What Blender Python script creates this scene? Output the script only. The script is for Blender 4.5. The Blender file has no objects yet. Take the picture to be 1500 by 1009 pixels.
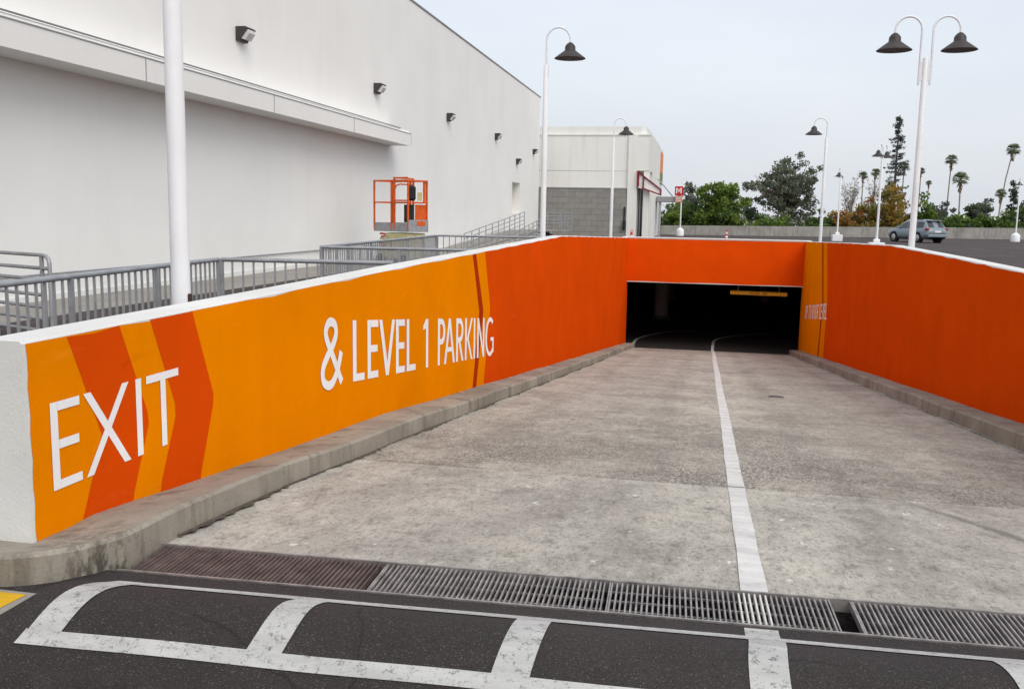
import bpy, math, random
import numpy as np
from mathutils import Vector, Matrix
random.seed(7); RNG = np.random.default_rng(7)
R = math.radians
SC = bpy.context.scene
COL = SC.collection

# ------------------------------------------------------------------ camera
YAW, PITCH, ROLL = R(11.721), R(7.977), 0.018
cam_d = bpy.data.cameras.new('camera'); cam = bpy.data.objects.new('camera', cam_d); COL.objects.link(cam)
fw = Vector((-math.sin(YAW)*math.cos(PITCH), math.cos(YAW)*math.cos(PITCH), -math.sin(PITCH)))
r0 = Vector((math.cos(YAW), math.sin(YAW), 0)); u0 = r0.cross(fw)
rt = r0*math.cos(ROLL) + u0*math.sin(ROLL); up = u0*math.cos(ROLL) - r0*math.sin(ROLL)
cam.matrix_world = Matrix(((rt.x, up.x, -fw.x, 0), (rt.y, up.y, -fw.y, 0), (rt.z, up.z, -fw.z, 1.6), (0, 0, 0, 1)))
cam_d.sensor_width = 36; cam_d.lens = 32.83; cam_d.clip_start = .05; cam_d.clip_end = 8000
SC.camera = cam

# ------------------------------------------------------------------ sky, sun, exposure
SUN_EL, SUN_AZ = R(47), R(138)          # azimuth from +Y towards +X: behind the camera, to the right
w = bpy.data.worlds.new('World'); SC.world = w; w.use_nodes = True
nt = w.node_tree; nt.nodes.clear()
sky = nt.nodes.new('ShaderNodeTexSky'); sky.sky_type = 'NISHITA'; sky.sun_disc = False
sky.sun_elevation = SUN_EL; sky.sun_rotation = SUN_AZ; sky.dust_density = 6; sky.air_density = 1.0; sky.ozone_density = 1.0
b1 = nt.nodes.new('ShaderNodeBackground'); b1.inputs[1].default_value = .05
nt.links.new(sky.outputs[0], b1.inputs[0])
tc = nt.nodes.new('ShaderNodeTexCoord')
mp = nt.nodes.new('ShaderNodeMapping'); mp.inputs['Scale'].default_value = (1.3, 1.3, 4.0)
nt.links.new(tc.outputs['Generated'], mp.inputs[0])
nz = nt.nodes.new('ShaderNodeTexNoise'); nz.inputs['Scale'].default_value = 2.4; nz.inputs['Detail'].default_value = 5
nt.links.new(mp.outputs[0], nz.inputs[0])
cr = nt.nodes.new('ShaderNodeValToRGB')
cr.color_ramp.elements[0].position = .3; cr.color_ramp.elements[0].color = (.83, .88, .95, 1)
cr.color_ramp.elements[1].position = .7; cr.color_ramp.elements[1].color = (.93, .965, 1.015, 1)
nt.links.new(nz.outputs[0], cr.inputs[0])
b2 = nt.nodes.new('ShaderNodeBackground'); b2.inputs[1].default_value = .80
nt.links.new(cr.outputs[0], b2.inputs[0])
ad = nt.nodes.new('ShaderNodeAddShader'); nt.links.new(b1.outputs[0], ad.inputs[0]); nt.links.new(b2.outputs[0], ad.inputs[1])
wo = nt.nodes.new('ShaderNodeOutputWorld'); nt.links.new(ad.outputs[0], wo.inputs[0])
sl = bpy.data.lights.new('sun', 'SUN'); sl.energy = 1.25; sl.angle = R(42); sl.color = (1, .965, .91)
so = bpy.data.objects.new('sun', sl); COL.objects.link(so)
sd = Vector((math.sin(SUN_AZ)*math.cos(SUN_EL), math.cos(SUN_AZ)*math.cos(SUN_EL), math.sin(SUN_EL)))
so.rotation_euler = sd.to_track_quat('Z', 'Y').to_euler(); so.location = (8, -10, 30)
SC.view_settings.view_transform = 'Standard'; SC.view_settings.look = 'None'
SC.view_settings.exposure = 0.0; SC.view_settings.gamma = 1; SC.view_settings.use_curve_mapping = False
SC.render.engine = 'CYCLES'

# ------------------------------------------------------------------ helpers
class MB:
    """collects faces for one mesh"""
    def __init__(s): s.v = []; s.f = []; s.m = []; s.sm = []
    def add(s, vs, fs, mi=0, smooth=False):
        b = len(s.v); s.v += [tuple(p) for p in vs]
        for f in fs: s.f.append(tuple(b+i for i in f)); s.m.append(mi); s.sm.append(smooth)
        return s
    def quad(s, a, b, c, d, mi=0): return s.add((a, b, c, d), ((0, 1, 2, 3),), mi)
    def box(s, x0, x1, y0, y1, z0, z1, mi=0, bev=0):
        if bev:
            e = bev; vs = []
            for z, i in ((z0, e), (z0+e, 0), (z1-e, 0), (z1, e)):
                a, b, c, d = x0+i, x1-i, y0+i, y1-i
                k = 0 if i else e
                vs += [(a+k, c, z), (b-k, c, z), (b, c+k, z), (b, d-k, z), (b-k, d, z), (a+k, d, z), (a, d-k, z), (a, c+k, z)]
            fs = [tuple(range(7, -1, -1)), tuple(range(24, 32))]
            for l in range(3):
                for i in range(8):
                    j = (i+1) % 8; fs.append((l*8+i, l*8+j, l*8+8+j, l*8+8+i))
            return s.add(vs, fs, mi)
        vs = [(x0, y0, z0), (x1, y0, z0), (x1, y1, z0), (x0, y1, z0), (x0, y0, z1), (x1, y0, z1), (x1, y1, z1), (x0, y1, z1)]
        return s.add(vs, ((3, 2, 1, 0), (4, 5, 6, 7), (0, 1, 5, 4), (1, 2, 6, 5), (2, 3, 7, 6), (3, 0, 4, 7)), mi)
    def prism(s, pts, d, mi=0):
        """polygon pts (3-D) extruded by vector d"""
        n = len(pts); d = Vector(d); vs = [Vector(p) for p in pts]; vs += [p+d for p in vs]
        fs = [tuple(range(n)), tuple(range(2*n-1, n-1, -1))] + [(i, i+n, (i+1) % n+n, (i+1) % n) for i in range(n)]
        return s.add(vs, fs, mi)
    def tube(s, path, r, n=8, mi=0, cap=True):
        path = [Vector(p) for p in path]; rr = r if isinstance(r, (list, tuple)) else [r]*len(path)
        vs = []; ref = None
        for i, p in enumerate(path):
            t = (path[min(i+1, len(path)-1)]-path[max(i-1, 0)]).normalized()
            if ref is None:
                ref = Vector((0, 0, 1)) if abs(t.z) < .9 else Vector((1, 0, 0))
            a = (ref - t*ref.dot(t)).normalized(); b = t.cross(a); ref = a
            for k in range(n):
                an = 2*math.pi*k/n; vs.append(p+(a*math.cos(an)+b*math.sin(an))*rr[i])
        fs = []
        for i in range(len(path)-1):
            for k in range(n):
                j = (k+1) % n; fs.append((i*n+k, i*n+j, i*n+n+j, i*n+n+k))
        s.add(vs, fs, mi, True)
        if cap:
            m = len(path)-1; s.add([vs[k] for k in range(n)], (tuple(range(n-1, -1, -1)),), mi); s.add([vs[m*n+k] for k in range(n)], (tuple(range(n)),), mi)
        return s
    def bar(s, a, b, wx, mi=0):
        """square bar between two points"""
        a = Vector(a); b = Vector(b); t = (b-a).normalized(); q = Vector((0, 0, 1)) if abs(t.z) < .9 else Vector((1, 0, 0))
        u = (q-t*q.dot(t)).normalized()*wx/2; v = t.cross(u)
        vs = [a-u-v, a+u-v, a+u+v, a-u+v, b-u-v, b+u-v, b+u+v, b-u+v]
        return s.add(vs, ((3, 2, 1, 0), (4, 5, 6, 7), (0, 1, 5, 4), (1, 2, 6, 5), (2, 3, 7, 6), (3, 0, 4, 7)), mi)
    def lathe(s, prof, n=20, c=(0, 0, 0), mi=0):
        vs = [(c[0]+r*math.cos(2*math.pi*k/n), c[1]+r*math.sin(2*math.pi*k/n), c[2]+z) for r, z in prof for k in range(n)]
        fs = [(i*n+k, i*n+(k+1) % n, i*n+n+(k+1) % n, i*n+n+k) for i in range(len(prof)-1) for k in range(n)]
        s.add(vs, fs, mi, True)
        for i in (0, len(prof)-1):
            if prof[i][0] > 1e-4: s.add([vs[i*n+k] for k in range(n)], (tuple(range(n)),), mi)
        return s
    def mesh(s, name, mats, off=(0, 0, 0)):
        me = bpy.data.meshes.new(name)
        o = Vector(off); me.from_pydata([tuple(Vector(p)-o) for p in s.v], [], s.f)
        for m in (mats if isinstance(mats, (list, tuple)) else [mats]): me.materials.append(m)
        me.polygons.foreach_set('material_index', s.m); me.polygons.foreach_set('use_smooth', s.sm)
        me.update(); return me
    def build(s, name, mats, parent=None, off=None):
        if off is None: off = parent.location if (parent is not None and parent.type == 'EMPTY') else (0, 0, 0)
        return link(name, s.mesh(name, mats, off), parent)

def link(name, me, parent=None, loc=(0, 0, 0)):
    o = bpy.data.objects.new(name, me); COL.objects.link(o); o.location = loc
    if parent is not None: o.parent = parent
    return o
def thing(name, label, cat, loc=(0, 0, 0), rz=0, group=None):
    o = bpy.data.objects.new(name, None); COL.objects.link(o); o.location = loc; o.rotation_euler = (0, 0, rz)
    o.empty_display_size = .2
    return tag(o, label, cat, group)
def tag(o, label, cat, group=None):
    o['label'] = label; o['category'] = cat
    if group: o['group'] = group
    return o
def struct(o, label=None, kind='structure'):
    o['kind'] = kind
    if label: o['label'] = label
    return o
def copy_tree(o, parent=None):
    c = o.copy(); COL.objects.link(c); c.parent = parent
    for ch in o.children: copy_tree(ch, c)
    return c

# ------------------------------------------------------------------ materials
class NT:
    def __init__(s, name):
        s.mat = bpy.data.materials.new(name); s.mat.use_nodes = True; s.t = s.mat.node_tree
        s.p = s.t.nodes['Principled BSDF']; s.geo = s.t.nodes.new('ShaderNodeNewGeometry')
        s.p.inputs['Specular IOR Level'].default_value = .3
    def n(s, t): return s.t.nodes.new(t)
    def l(s, a, b): s.t.links.new(a, b)
    def _in(s, sock, v):
        if hasattr(v, 'is_linked') or hasattr(v, 'links'): s.l(v, sock)
        else: sock.default_value = v
    def pos(s, sc=(1, 1, 1), rot=(0, 0, 0)):
        m = s.n('ShaderNodeMapping'); m.inputs['Scale'].default_value = sc; m.inputs['Rotation'].default_value = rot
        s.l(s.geo.outputs['Position'], m.inputs[0]); return m.outputs[0]
    def noise(s, scale, detail=4, rough=.55, vec=None, dist=0):
        x = s.n('ShaderNodeTexNoise'); x.inputs['Scale'].default_value = scale; x.inputs['Detail'].default_value = detail
        x.inputs['Roughness'].default_value = rough; x.inputs['Distortion'].default_value = dist
        s.l(vec if vec is not None else s.geo.outputs['Position'], x.inputs['Vector']); return x.outputs[0]
    def voro(s, scale, vec=None, feat='F1'):
        x = s.n('ShaderNodeTexVoronoi'); x.inputs['Scale'].default_value = scale; x.feature = feat
        s.l(vec if vec is not None else s.geo.outputs['Position'], x.inputs['Vector']); return x
    def ramp(s, fac, stops):
        x = s.n('ShaderNodeValToRGB'); e = x.color_ramp.elements
        while len(e) < len(stops): e.new(.5)
        for k, (p, c) in enumerate(stops):
            e[k].position = p; e[k].color = (c, c, c, 1) if isinstance(c, (int, float)) else (*c, 1)
        s.l(fac, x.inputs[0]); return x.outputs[0]
    def mix(s, fac, a, b, mode='MIX'):
        x = s.n('ShaderNodeMix'); x.data_type = 'RGBA'; x.blend_type = mode
        s._in(x.inputs[0], fac)
        for sock, v in ((x.inputs[6], a), (x.inputs[7], b)):
            s._in(sock, (*v, 1) if isinstance(v, tuple) and len(v) == 3 else v)
        return x.outputs[2]
    def math(s, op, a, b=0.0):
        x = s.n('ShaderNodeMath'); x.operation = op; s._in(x.inputs[0], a); s._in(x.inputs[1], b); return x.outputs[0]
    def xyz(s):
        x = s.n('ShaderNodeSeparateXYZ'); s.l(s.geo.outputs['Position'], x.inputs[0]); return x.outputs
    def done(s, col, rough=.8, bump=None, strength=.3, dist=.01, metal=0, spec=None):
        s._in(s.p.inputs['Base Color'], (*col, 1) if isinstance(col, tuple) and len(col) == 3 else col)
        s._in(s.p.inputs['Roughness'], rough); s.p.inputs['Metallic'].default_value = metal
        if spec is not None: s.p.inputs['Specular IOR Level'].default_value = spec
        if bump is not None:
            b = s.n('ShaderNodeBump'); b.inputs['Strength'].default_value = strength; b.inputs['Distance'].default_value = dist
            s.l(bump, b.inputs['Height']); s.l(b.outputs[0], s.p.inputs['Normal'])
        return s.mat

def plain(name, c, rough=.6, var=.12, scale=6, bump=0, bs=60, metal=0, spec=None):
    t = NT(name); n = t.noise(scale, 5)
    a = tuple(max(0, x*(1-var)) for x in c); b = tuple(min(1, x*(1+var)) for x in c)
    return t.done(t.ramp(n, [(.3, a), (.7, b)]), rough, t.noise(bs, 4) if bump else None, bump, .005, metal, spec)

def m_asphalt(name, base=.034, warm=1.12, worn=.5):
    t = NT(name); big = t.noise(.55, 6, .65); mid = t.noise(5, 7, .7); ag = t.noise(90, 3, .7); ag2 = t.noise(170, 2, .6)
    C = lambda k: (base*k*warm, base*k*.95, base*k*.92)
    c = t.ramp(big, [(.3, C(.75)), (.5, C(1.05)), (.7, C(1.6))])
    c = t.mix(t.ramp(mid, [(.48, 0.0), (.72, worn)]), c, C(2.3))
    c = t.mix(t.ramp(ag, [(.33, .75), (.45, 0.0)]), c, C(.35))
    c = t.mix(t.ramp(ag2, [(.60, 0.0), (.70, .6)]), c, (.20, .19, .18))
    wn = t.n('ShaderNodeTexNoise'); wn.inputs['Scale'].default_value = 3; wn.inputs['Detail'].default_value = 6; t.l(t.geo.outputs['Position'], wn.inputs['Vector'])
    wob = t.mix(.16, t.geo.outputs['Position'], wn.outputs['Color'], 'ADD')
    ck = t.voro(.55, wob, 'DISTANCE_TO_EDGE').outputs['Distance']
    c = t.mix(t.math('MULTIPLY', t.ramp(ck, [(.001, .6), (.004, 0.0)]), t.ramp(t.noise(.9, 3), [(.5, 0.0), (.6, 1.0)])), c, C(.3))
    return t.done(c, t.ramp(mid, [(.3, .75), (.7, .95)]), t.math('ADD', ag, t.math('MULTIPLY', ag2, .6)), .7, .006, spec=.12)

def m_stucco(name, col, streak=.10, bscale=45, dirt=(.45, .42, .38)):
    t = NT(name); big = t.noise(.35, 4); st = t.noise(1.0, 5, .6, t.pos((1.6, 1.6, .12)))
    c = t.ramp(big, [(.3, tuple(x*.96 for x in col)), (.7, tuple(min(1, x*1.03) for x in col))])
    c = t.mix(t.ramp(st, [(.52, 0.0), (.8, streak)]), c, dirt)
    return t.done(c, .85, t.noise(bscale, 5, .65), .25, .01, spec=.2)

def m_paint(name, col, bump=.35):
    """thick masonry paint rolled on rough concrete"""
    t = NT(name); big = t.noise(.9, 5, .6); st = t.noise(1.2, 5, .6, t.pos((2.5, 2.5, .35))); fine = t.noise(70, 4, .6); blk = t.noise(5, 6, .6)
    c = t.ramp(big, [(.28, tuple(x*.90 for x in col)), (.72, tuple(min(1, x*1.07) for x in col))])
    c = t.mix(t.ramp(st, [(.55, 0.0), (.85, .22)]), c, tuple(x*.72 for x in col))
    c = t.mix(t.ramp(fine, [(.25, .18), (.45, 0.0)]), c, tuple(x*.75 for x in col))
    scf = t.noise(3, 8, .75, t.pos((1, .5, 1.6)))
    c = t.mix(t.ramp(scf, [(.60, 0.0), (.70, .30)]), c, tuple(min(1, x*1.12+.02) for x in col))
    c = t.mix(t.ramp(scf, [(.30, .28), (.38, 0.0)]), c, tuple(x*.62 for x in col))
    h = t.math('ADD', t.math('MULTIPLY', fine, .6), t.math('MULTIPLY', blk, 1.6))
    return t.done(c, t.ramp(fine, [(.3, .62), (.7, .8)]), h, bump, .006, spec=.0)

def m_ramp(name, near):
    t = NT(name); x, y, z = t.xyz()
    big = t.noise(.55, 6, .62); mid = t.noise(1.6, 7, .66, t.pos((.9, .8, 1))); broom = t.noise(16, 6, .7, t.pos((.22, 1.8, 1)))
    pit = t.noise(38, 4, .65, t.pos((1, .6, 1))); speck = t.noise(150, 2, .5); fleck = t.noise(6, 5, .7, t.pos((1.1, .8, 1)))
    a, b = ((.31, .296, .26), (.485, .463, .408)) if near else ((.285, .267, .225), (.485, .452, .385))
    med = t.noise(9, 9, .82, t.pos((1.2, .55, 1))); grit = t.noise(42, 6, .9, t.pos((1.15, .5, 1)))
    c = t.ramp(big, [(.3, a), (.7, b)])
    c = t.mix(t.ramp(mid, [(.46, 0.0), (.68, .6)]), c, (.62, .58, .51))
    c = t.mix(t.ramp(mid, [(.28, .6), (.46, 0.0)]), c, (.20, .18, .155))
    c = t.mix(t.ramp(med, [(.36, .75), (.48, 0.0)]), c, (.17, .155, .135))
    c = t.mix(t.ramp(med, [(.53, 0.0), (.66, .65)]), c, (.64, .605, .54))
    c = t.mix(t.ramp(broom, [(.34, .42 if not near else .12), (.47, 0.0)]), c, (.18, .165, .145))
    c = t.mix(t.ramp(broom, [(.54, 0.0), (.68, .35 if not near else .15)]), c, (.60, .57, .52))
    c = t.mix(t.ramp(grit, [(.38, .85), (.47, 0.0)]), c, (.115, .105, .09))
    c = t.mix(t.ramp(grit, [(.57, 0.0), (.68, .6)]), c, (.66, .64, .60))
    if not near:   # worn, open-textured patches past the joint
        band = t.math('MULTIPLY', t.ramp(t.math('DIVIDE', y, 20.0), [(.322, .85), (.40, .75), (.56, 0.0)]), t.ramp(t.noise(1.1, 5, .6), [(.38, 0.0), (.56, 1.0)]))
        c = t.mix(t.math('MULTIPLY', band, t.ramp(grit, [(.47, .9), (.56, 0.0)])), c, (.09, .08, .07))
    c = t.mix(t.ramp(speck, [(.30, .5), (.40, 0.0)]), c, (.14, .125, .11))
    # old tyre marks: dark wandering arcs
    arc = t.math('SQRT', t.math('ADD', t.math('POWER', t.math('ADD', x, 3.2), 2.0), t.math('POWER', t.math('SUBTRACT', y, 3.6), 2.0)))
    line = t.math('ABSOLUTE', t.math('SUBTRACT', arc, 5.35))
    mk = t.math('MULTIPLY', t.ramp(line, [(.012, .6), (.06, 0.0)]), t.ramp(mid, [(.35, 0.0), (.5, 1.0)]))
    mk = t.math('MULTIPLY', mk, t.ramp(t.math('DIVIDE', x, 4.0), [(.28, 0.0), (.40, 1.0)]))
    c = t.mix(mk, c, (.07, .06, .055))
    # oil drips down the lane middles
    lane = t.ramp(t.math('ABSOLUTE', t.math('SUBTRACT', t.math('ABSOLUTE', t.math('SUBTRACT', x, .28)), 1.35)), [(.1, .30), (.75, 0.0)])
    c = t.mix(t.math('MULTIPLY', lane, t.ramp(big, [(.35, .15), (.6, 1.0)])), c, (.20, .18, .16))
    tr = t.math('ABSOLUTE', t.math('SUBTRACT', t.math('ABSOLUTE', t.math('SUBTRACT', t.math('ABSOLUTE', t.math('SUBTRACT', x, .28)), 1.4)), .72))
    c = t.mix(t.math('MULTIPLY', t.ramp(tr, [(.06, .32), (.26, 0.0)]), t.ramp(t.noise(1.3, 5, .7, t.pos((2.2, .35, 1))), [(.36, 0.1), (.6, 1.0)])), c, (.15, .138, .122))
    if near:
        c = t.mix(t.math('MULTIPLY', t.ramp(fleck, [(.645, 0.0), (.68, .85)]), t.ramp(med, [(.42, 0.0), (.52, 1.0)])), c, (.74, .74, .73))

    h = t.math('ADD', t.math('MULTIPLY', pit, 1.0), t.math('ADD', t.math('MULTIPLY', broom, .8), t.math('MULTIPLY', speck, .3)))
    return t.done(c, .9, h, .6, .006, spec=.2)

def m_concrete(name, c0, c1, dark=(.10, .09, .08), amt=.5, bump=.5, streak=True, blot=None):
    t = NT(name); big = t.noise(1.1, 6, .6); st = t.noise(2.0, 6, .65, t.pos((2.2, 2.2, .35))); fine = t.noise(60, 4, .6); pit = t.noise(25, 4, .7)
    c = t.ramp(big, [(.3, c0), (.7, c1)])
    if streak: c = t.mix(t.ramp(st, [(.5, 0.0), (.75, amt)]), c, dark)
    c = t.mix(t.ramp(pit, [(.26, .6), (.38, 0.0)]), c, tuple(x*.7 for x in dark))
    c = t.mix(t.ramp(fine, [(.6, 0.0), (.75, .3)]), c, tuple(min(1, x*1.5) for x in c1))
    if blot:   # old black run-off stain with ragged drips
        vm = t.n('ShaderNodeVectorMath'); vm.operation = 'DISTANCE'; vm.inputs[1].default_value = blot[:3]; t.l(t.geo.outputs['Position'], vm.inputs[0])
        dr = t.noise(9, 6, .7, t.pos((2.2, 2.2, .8)))
        k = t.math('MULTIPLY', t.ramp(t.math('DIVIDE', vm.outputs['Value'], blot[3]), [(.25, 1.0), (1.0, 0.0)]), t.ramp(dr, [(.44, 0.0), (.56, 1.0)]))
        c = t.mix(t.math('MULTIPLY', k, .75), c, (.03, .025, .02))
    return t.done(c, .9, t.math('ADD', fine, t.math('MULTIPLY', pit, 1.2)), bump, .006, spec=.2)

def m_worn(name, paint, under, thr=(.36, .52), sc=9):
    """road paint worn through to the surface below"""
    t = NT(name); n = t.noise(sc, 8, .72); f = t.noise(120, 3, .6); s2 = t.noise(5, 5, .6, t.pos((.5, 2, 1)))
    k = t.math('ADD', t.math('MULTIPLY', n, .62), t.math('MULTIPLY', f, .38))
    c = t.mix(t.ramp(k, [(thr[0], 0.0), (thr[1], 1.0)]), under, t.ramp(s2, [(.3, tuple(x*.72 for x in paint)), (.65, paint)]))
    return t.done(c, .75, t.math('ADD', f, n), .4, .004)

def m_block(name):
    t = NT(name); br = t.n('ShaderNodeTexBrick'); br.inputs['Scale'].default_value = 1
    br.inputs['Brick Width'].default_value = .8; br.inputs['Row Height'].default_value = .4; br.inputs['Mortar Size'].default_value = .018
    br.inputs['Color1'].default_value = (.27, .265, .25, 1); br.inputs['Color2'].default_value = (.235, .23, .22, 1); br.inputs['Mortar'].default_value = (.17, .165, .155, 1)
    s = t.xyz(); cb = t.n('ShaderNodeCombineXYZ'); t.l(t.math('ADD', s[0], s[1]), cb.inputs[0]); t.l(s[2], cb.inputs[1]); t.l(cb.outputs[0], br.inputs['Vector'])
    n = t.noise(2, 5)
    c = t.mix(t.ramp(n, [(.45, 0.0), (.8, .35)]), br.outputs[0], (.36, .35, .33))
    return t.done(c, .9, br.outputs['Fac'], -.6, .02, spec=.2)

def m_leaf(name, c, var=.4):
    t = NT(name); n = t.noise(.9, 4, .6); n2 = t.noise(7, 2)
    col = t.ramp(n, [(.3, tuple(x*(1-var) for x in c)), (.7, tuple(x*(1+var) for x in c))])
    col = t.mix(t.ramp(n2, [(.4, 0.0), (.8, .4)]), col, tuple(x*1.5 for x in c))
    m_ = t.done(col, .6, spec=.2)
    tr = t.n('ShaderNodeBsdfTranslucent'); t.l(col, tr.inputs[0]); mx = t.n('ShaderNodeMixShader'); mx.inputs[0].default_value = .42
    out = [n_ for n_ in t.t.nodes if n_.type == 'OUTPUT_MATERIAL'][0]; t.l(t.p.outputs[0], mx.inputs[1]); t.l(tr.outputs[0], mx.inputs[2]); t.l(mx.outputs[0], out.inputs[0])
    return m_

M = {}
M['asphalt'] = m_asphalt('asphalt'); M['asphalt_far'] = m_asphalt('weathered_asphalt', .055, 1.16, .5)
M['asphalt_hump'] = m_asphalt('fresh_asphalt', .026, 1.15, .25); M['asphalt_hump'].node_tree.nodes['Principled BSDF'].inputs['Specular IOR Level'].default_value = .3
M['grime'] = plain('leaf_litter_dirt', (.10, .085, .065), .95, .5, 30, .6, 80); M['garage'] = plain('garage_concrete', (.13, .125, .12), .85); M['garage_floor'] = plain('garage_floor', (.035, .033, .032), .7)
M['ramp_near'] = m_ramp('ramp_concrete_near', True); M['ramp_far'] = m_ramp('ramp_concrete', False)
M['kerb'] = m_concrete('kerb_concrete', (.22, .20, .165), (.38, .35, .295), (.075, .064, .05), .8, blot=(-2.55, 3.50, -.03, .34))
M['walk'] = m_concrete('walk_concrete', (.26, .245, .22), (.34, .32, .29), (.14, .13, .12), .4)
M['parapet'] = m_concrete('parapet_concrete', (.22, .215, .20), (.34, .335, .315), (.11, .105, .095), .65)
M['white_wall'] = m_stucco('white_stucco', (.83, .83, .81), .07)
M['off_white'] = m_stucco('stained_white_stucco', (.76, .765, .735), .34, dirt=(.40, .39, .34))
M['white_conc'] = m_paint('white_masonry_paint', (.69, .695, .675), .5)
M['orange'] = m_paint('light_orange_paint', (.82, .232, .0005)); M['dark_orange'] = m_paint('dark_orange_paint', (.69, .072, .003))
M['stripe_orange'] = m_paint('brown_orange_paint', (.40, .035, .006))
M['letter'] = m_paint('white_lettering_paint', (.86, .86, .86), .08)
def m_pole():
    t = NT('white_pole_paint'); st = t.noise(3, 6, .7, t.pos((6, 6, .5))); ch = t.noise(45, 4, .7)
    c = t.ramp(t.noise(2.5, 4), [(.3, (.74, .75, .78)), (.7, (.82, .83, .85))])
    c = t.mix(t.ramp(st, [(.55, 0.0), (.75, .25)]), c, (.52, .50, .47)); c = t.mix(t.ramp(ch, [(.27, .7), (.31, 0.0)]), c, (.30, .25, .2))
    return t.done(c, .45, ch, .15, .004)
M['pole'] = m_pole()
M['lamp_dark'] = plain('bronze_lamp_metal', (.05, .042, .042), .5, .2)
M['lamp_in'] = plain('lamp_reflector', (.55, .50, .45), .5)
M['lens'] = plain('prismatic_lens', (.55, .55, .56), .25, .2, 30)
M['rail'] = plain('galvanised_steel', (.33, .34, .36), .5, .15, 8, .1, 40, .35)
M['coping'] = plain('coping_metal', (.22, .22, .22), .5)
M['paint_asph'] = m_worn('worn_line_on_asphalt', (.52, .52, .505), (.06, .056, .053), (.35, .48), 26)
M['paint_conc'] = m_worn('worn_line_on_concrete', (.70, .70, .68), (.36, .34, .31), (.33, .47), 8)
M['paint_faint'] = m_worn('faded_stall_line', (.42, .40, .385), (.075, .07, .067), (.36, .58), 4)
M['yellow_paint'] = m_worn('yellow_kerb_paint', (.72, .42, .015), (.25, .2, .12), (.25, .38))
M['steel'] = plain('worn_grate_steel', (.32, .295, .285), .45, .4, 14, .2, 90, .5)
M['rust'] = plain('rusty_grate_steel', (.12, .088, .08), .7, .4, 10, .4, 90, .2)
M['trench'] = plain('trench_dirt', (.018, .016, .015), .95, .4)
M['bar_paint'] = m_worn('painted_grate_bar', (.72, .71, .68), (.2, .18, .17), (.3, .45), 30)
M['yellow'] = plain('yellow_pipe', (.85, .55, .05), .45, .1)
M['black'] = plain('black_plastic', (.015, .015, .016), .5, .2)
M['block'] = m_block('grey_block'); M['glass'] = plain('dark_glass', (.03, .035, .04), .08, .1, 2, spec=.6)
M['grey_panel'] = plain('grey_panel', (.36, .37, .38), .5); M['grey_beam'] = plain('grey_beam', (.28, .28, .29), .6)
M['red'] = plain('sign_red', (.50, .015, .03), .45); M['dark_red'] = plain('awning_red', (.20, .012, .025), .6)
M['sign_white'] = plain('sign_white', (.8, .78, .76), .5, .05); M['sign_pale'] = plain('sign_pale', (.55, .25, .18), .5, .2, 30)
M['sign_orange'] = plain('sign_orange', (.75, .22, .03), .5); M['sign_green'] = plain('sign_green', (.16, .22, .06), .5)
M['lift_orange'] = plain('lift_orange_paint', (.66, .105, .012), .45, .15); M['lift_grey'] = plain('lift_grey_paint', (.30, .31, .33), .5, .15)
M['lift_cream'] = plain('lift_cream_paint', (.52, .48, .26), .5, .2)
M['car'] = plain('blue_grey_car_paint', (.20, .25, .29), .22, .03, 1, spec=.6); M['car_dark'] = plain('car_lower_trim', (.07, .075, .08), .5)
M['tyre'] = plain('tyre_rubber', (.014, .014, .014), .85); M['rim'] = plain('alloy_rim', (.60, .60, .62), .3, .1, 4, metal=.5)
M['tail'] = plain('tail_lamp', (.35, .02, .02), .2); M['plate'] = plain('number_plate', (.7, .7, .7), .5)
M['cone_red'] = plain('cone_red', (.60, .03, .02), .6)
M['earth'] = plain('dry_ground', (.14, .125, .08), .95, .35, .02); M['far_wall'] = plain('far_pale_wall', (.62, .60, .56), .9)
M['bark'] = plain('bark', (.10, .085, .07), .95, .3, 3); M['bark_pale'] = plain('pale_bark', (.28, .24, .20), .95, .3, 3)
for k, c in {'g_bright': (.085, .125, .022), 'g_mid': (.05, .085, .02), 'g_dark': (.036, .056, .022), 'euc_a': (.10, .112, .078), 'euc_b': (.058, .068, .05),
             'euc_r': (.12, .07, .055), 'aut_a': (.16, .115, .025), 'aut_b': (.17, .075, .02), 'aut_c': (.085, .085, .022), 'grey_d': (.068, .068, .066), 'grey_l': (.11, .105, .10),
             'palm': (.11, .125, .075), 'palm_d': (.06, .068, .045), 'palm_dry': (.15, .11, .07), 'con': (.065, .075, .066), 'con_d': (.05, .055, .054)}.items():  # palm and grey leaves lightened: distance haze is put into their colour
    M[k] = m_leaf('leaf_'+k, tuple(x*1.9 for x in c))

# ------------------------------------------------------------------ the ground and the terrain
S = .105                                            # ramp gradient
rz = lambda y: -S*max(0, y-4.0)
gf = lambda x: 3.87+.039*(x+2.49)                   # far edge of the trench drain
gn = lambda x: 3.53+.039*(x+2.47)                   # near edge
pary = lambda x: 84+.41*(x+4)                       # line of the far parapet
xl = lambda y: -2.93+.13*(y-3.55)/29.85             # inner face of the left wall
xr = lambda y: 3.43-.19*(y-5)/28.4             # inner face of the right wall
YO = 33.4                                           # garage opening
g = MB()
g.quad((-70, -25, 0), (70, -25, 0), (70, 2.4, 0), (-70, 2.4, 0))
g.add([(-3.0, 2.4, 0), (3.55, 2.4, 0), (3.55, gn(3.55), 0), (-3.0, gn(-3.0), 0)], ((0, 1, 2, 3),))
g.quad((-9.30, 2.4, 0), (-3.0, 2.4, 0), (-3.0, YO+.2, 0), (-9.30, YO+.2, 0))
g.quad((3.55, 2.4, 0), (70, 2.4, 0), (70, YO+.2, 0), (3.55, YO+.2, 0))
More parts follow.
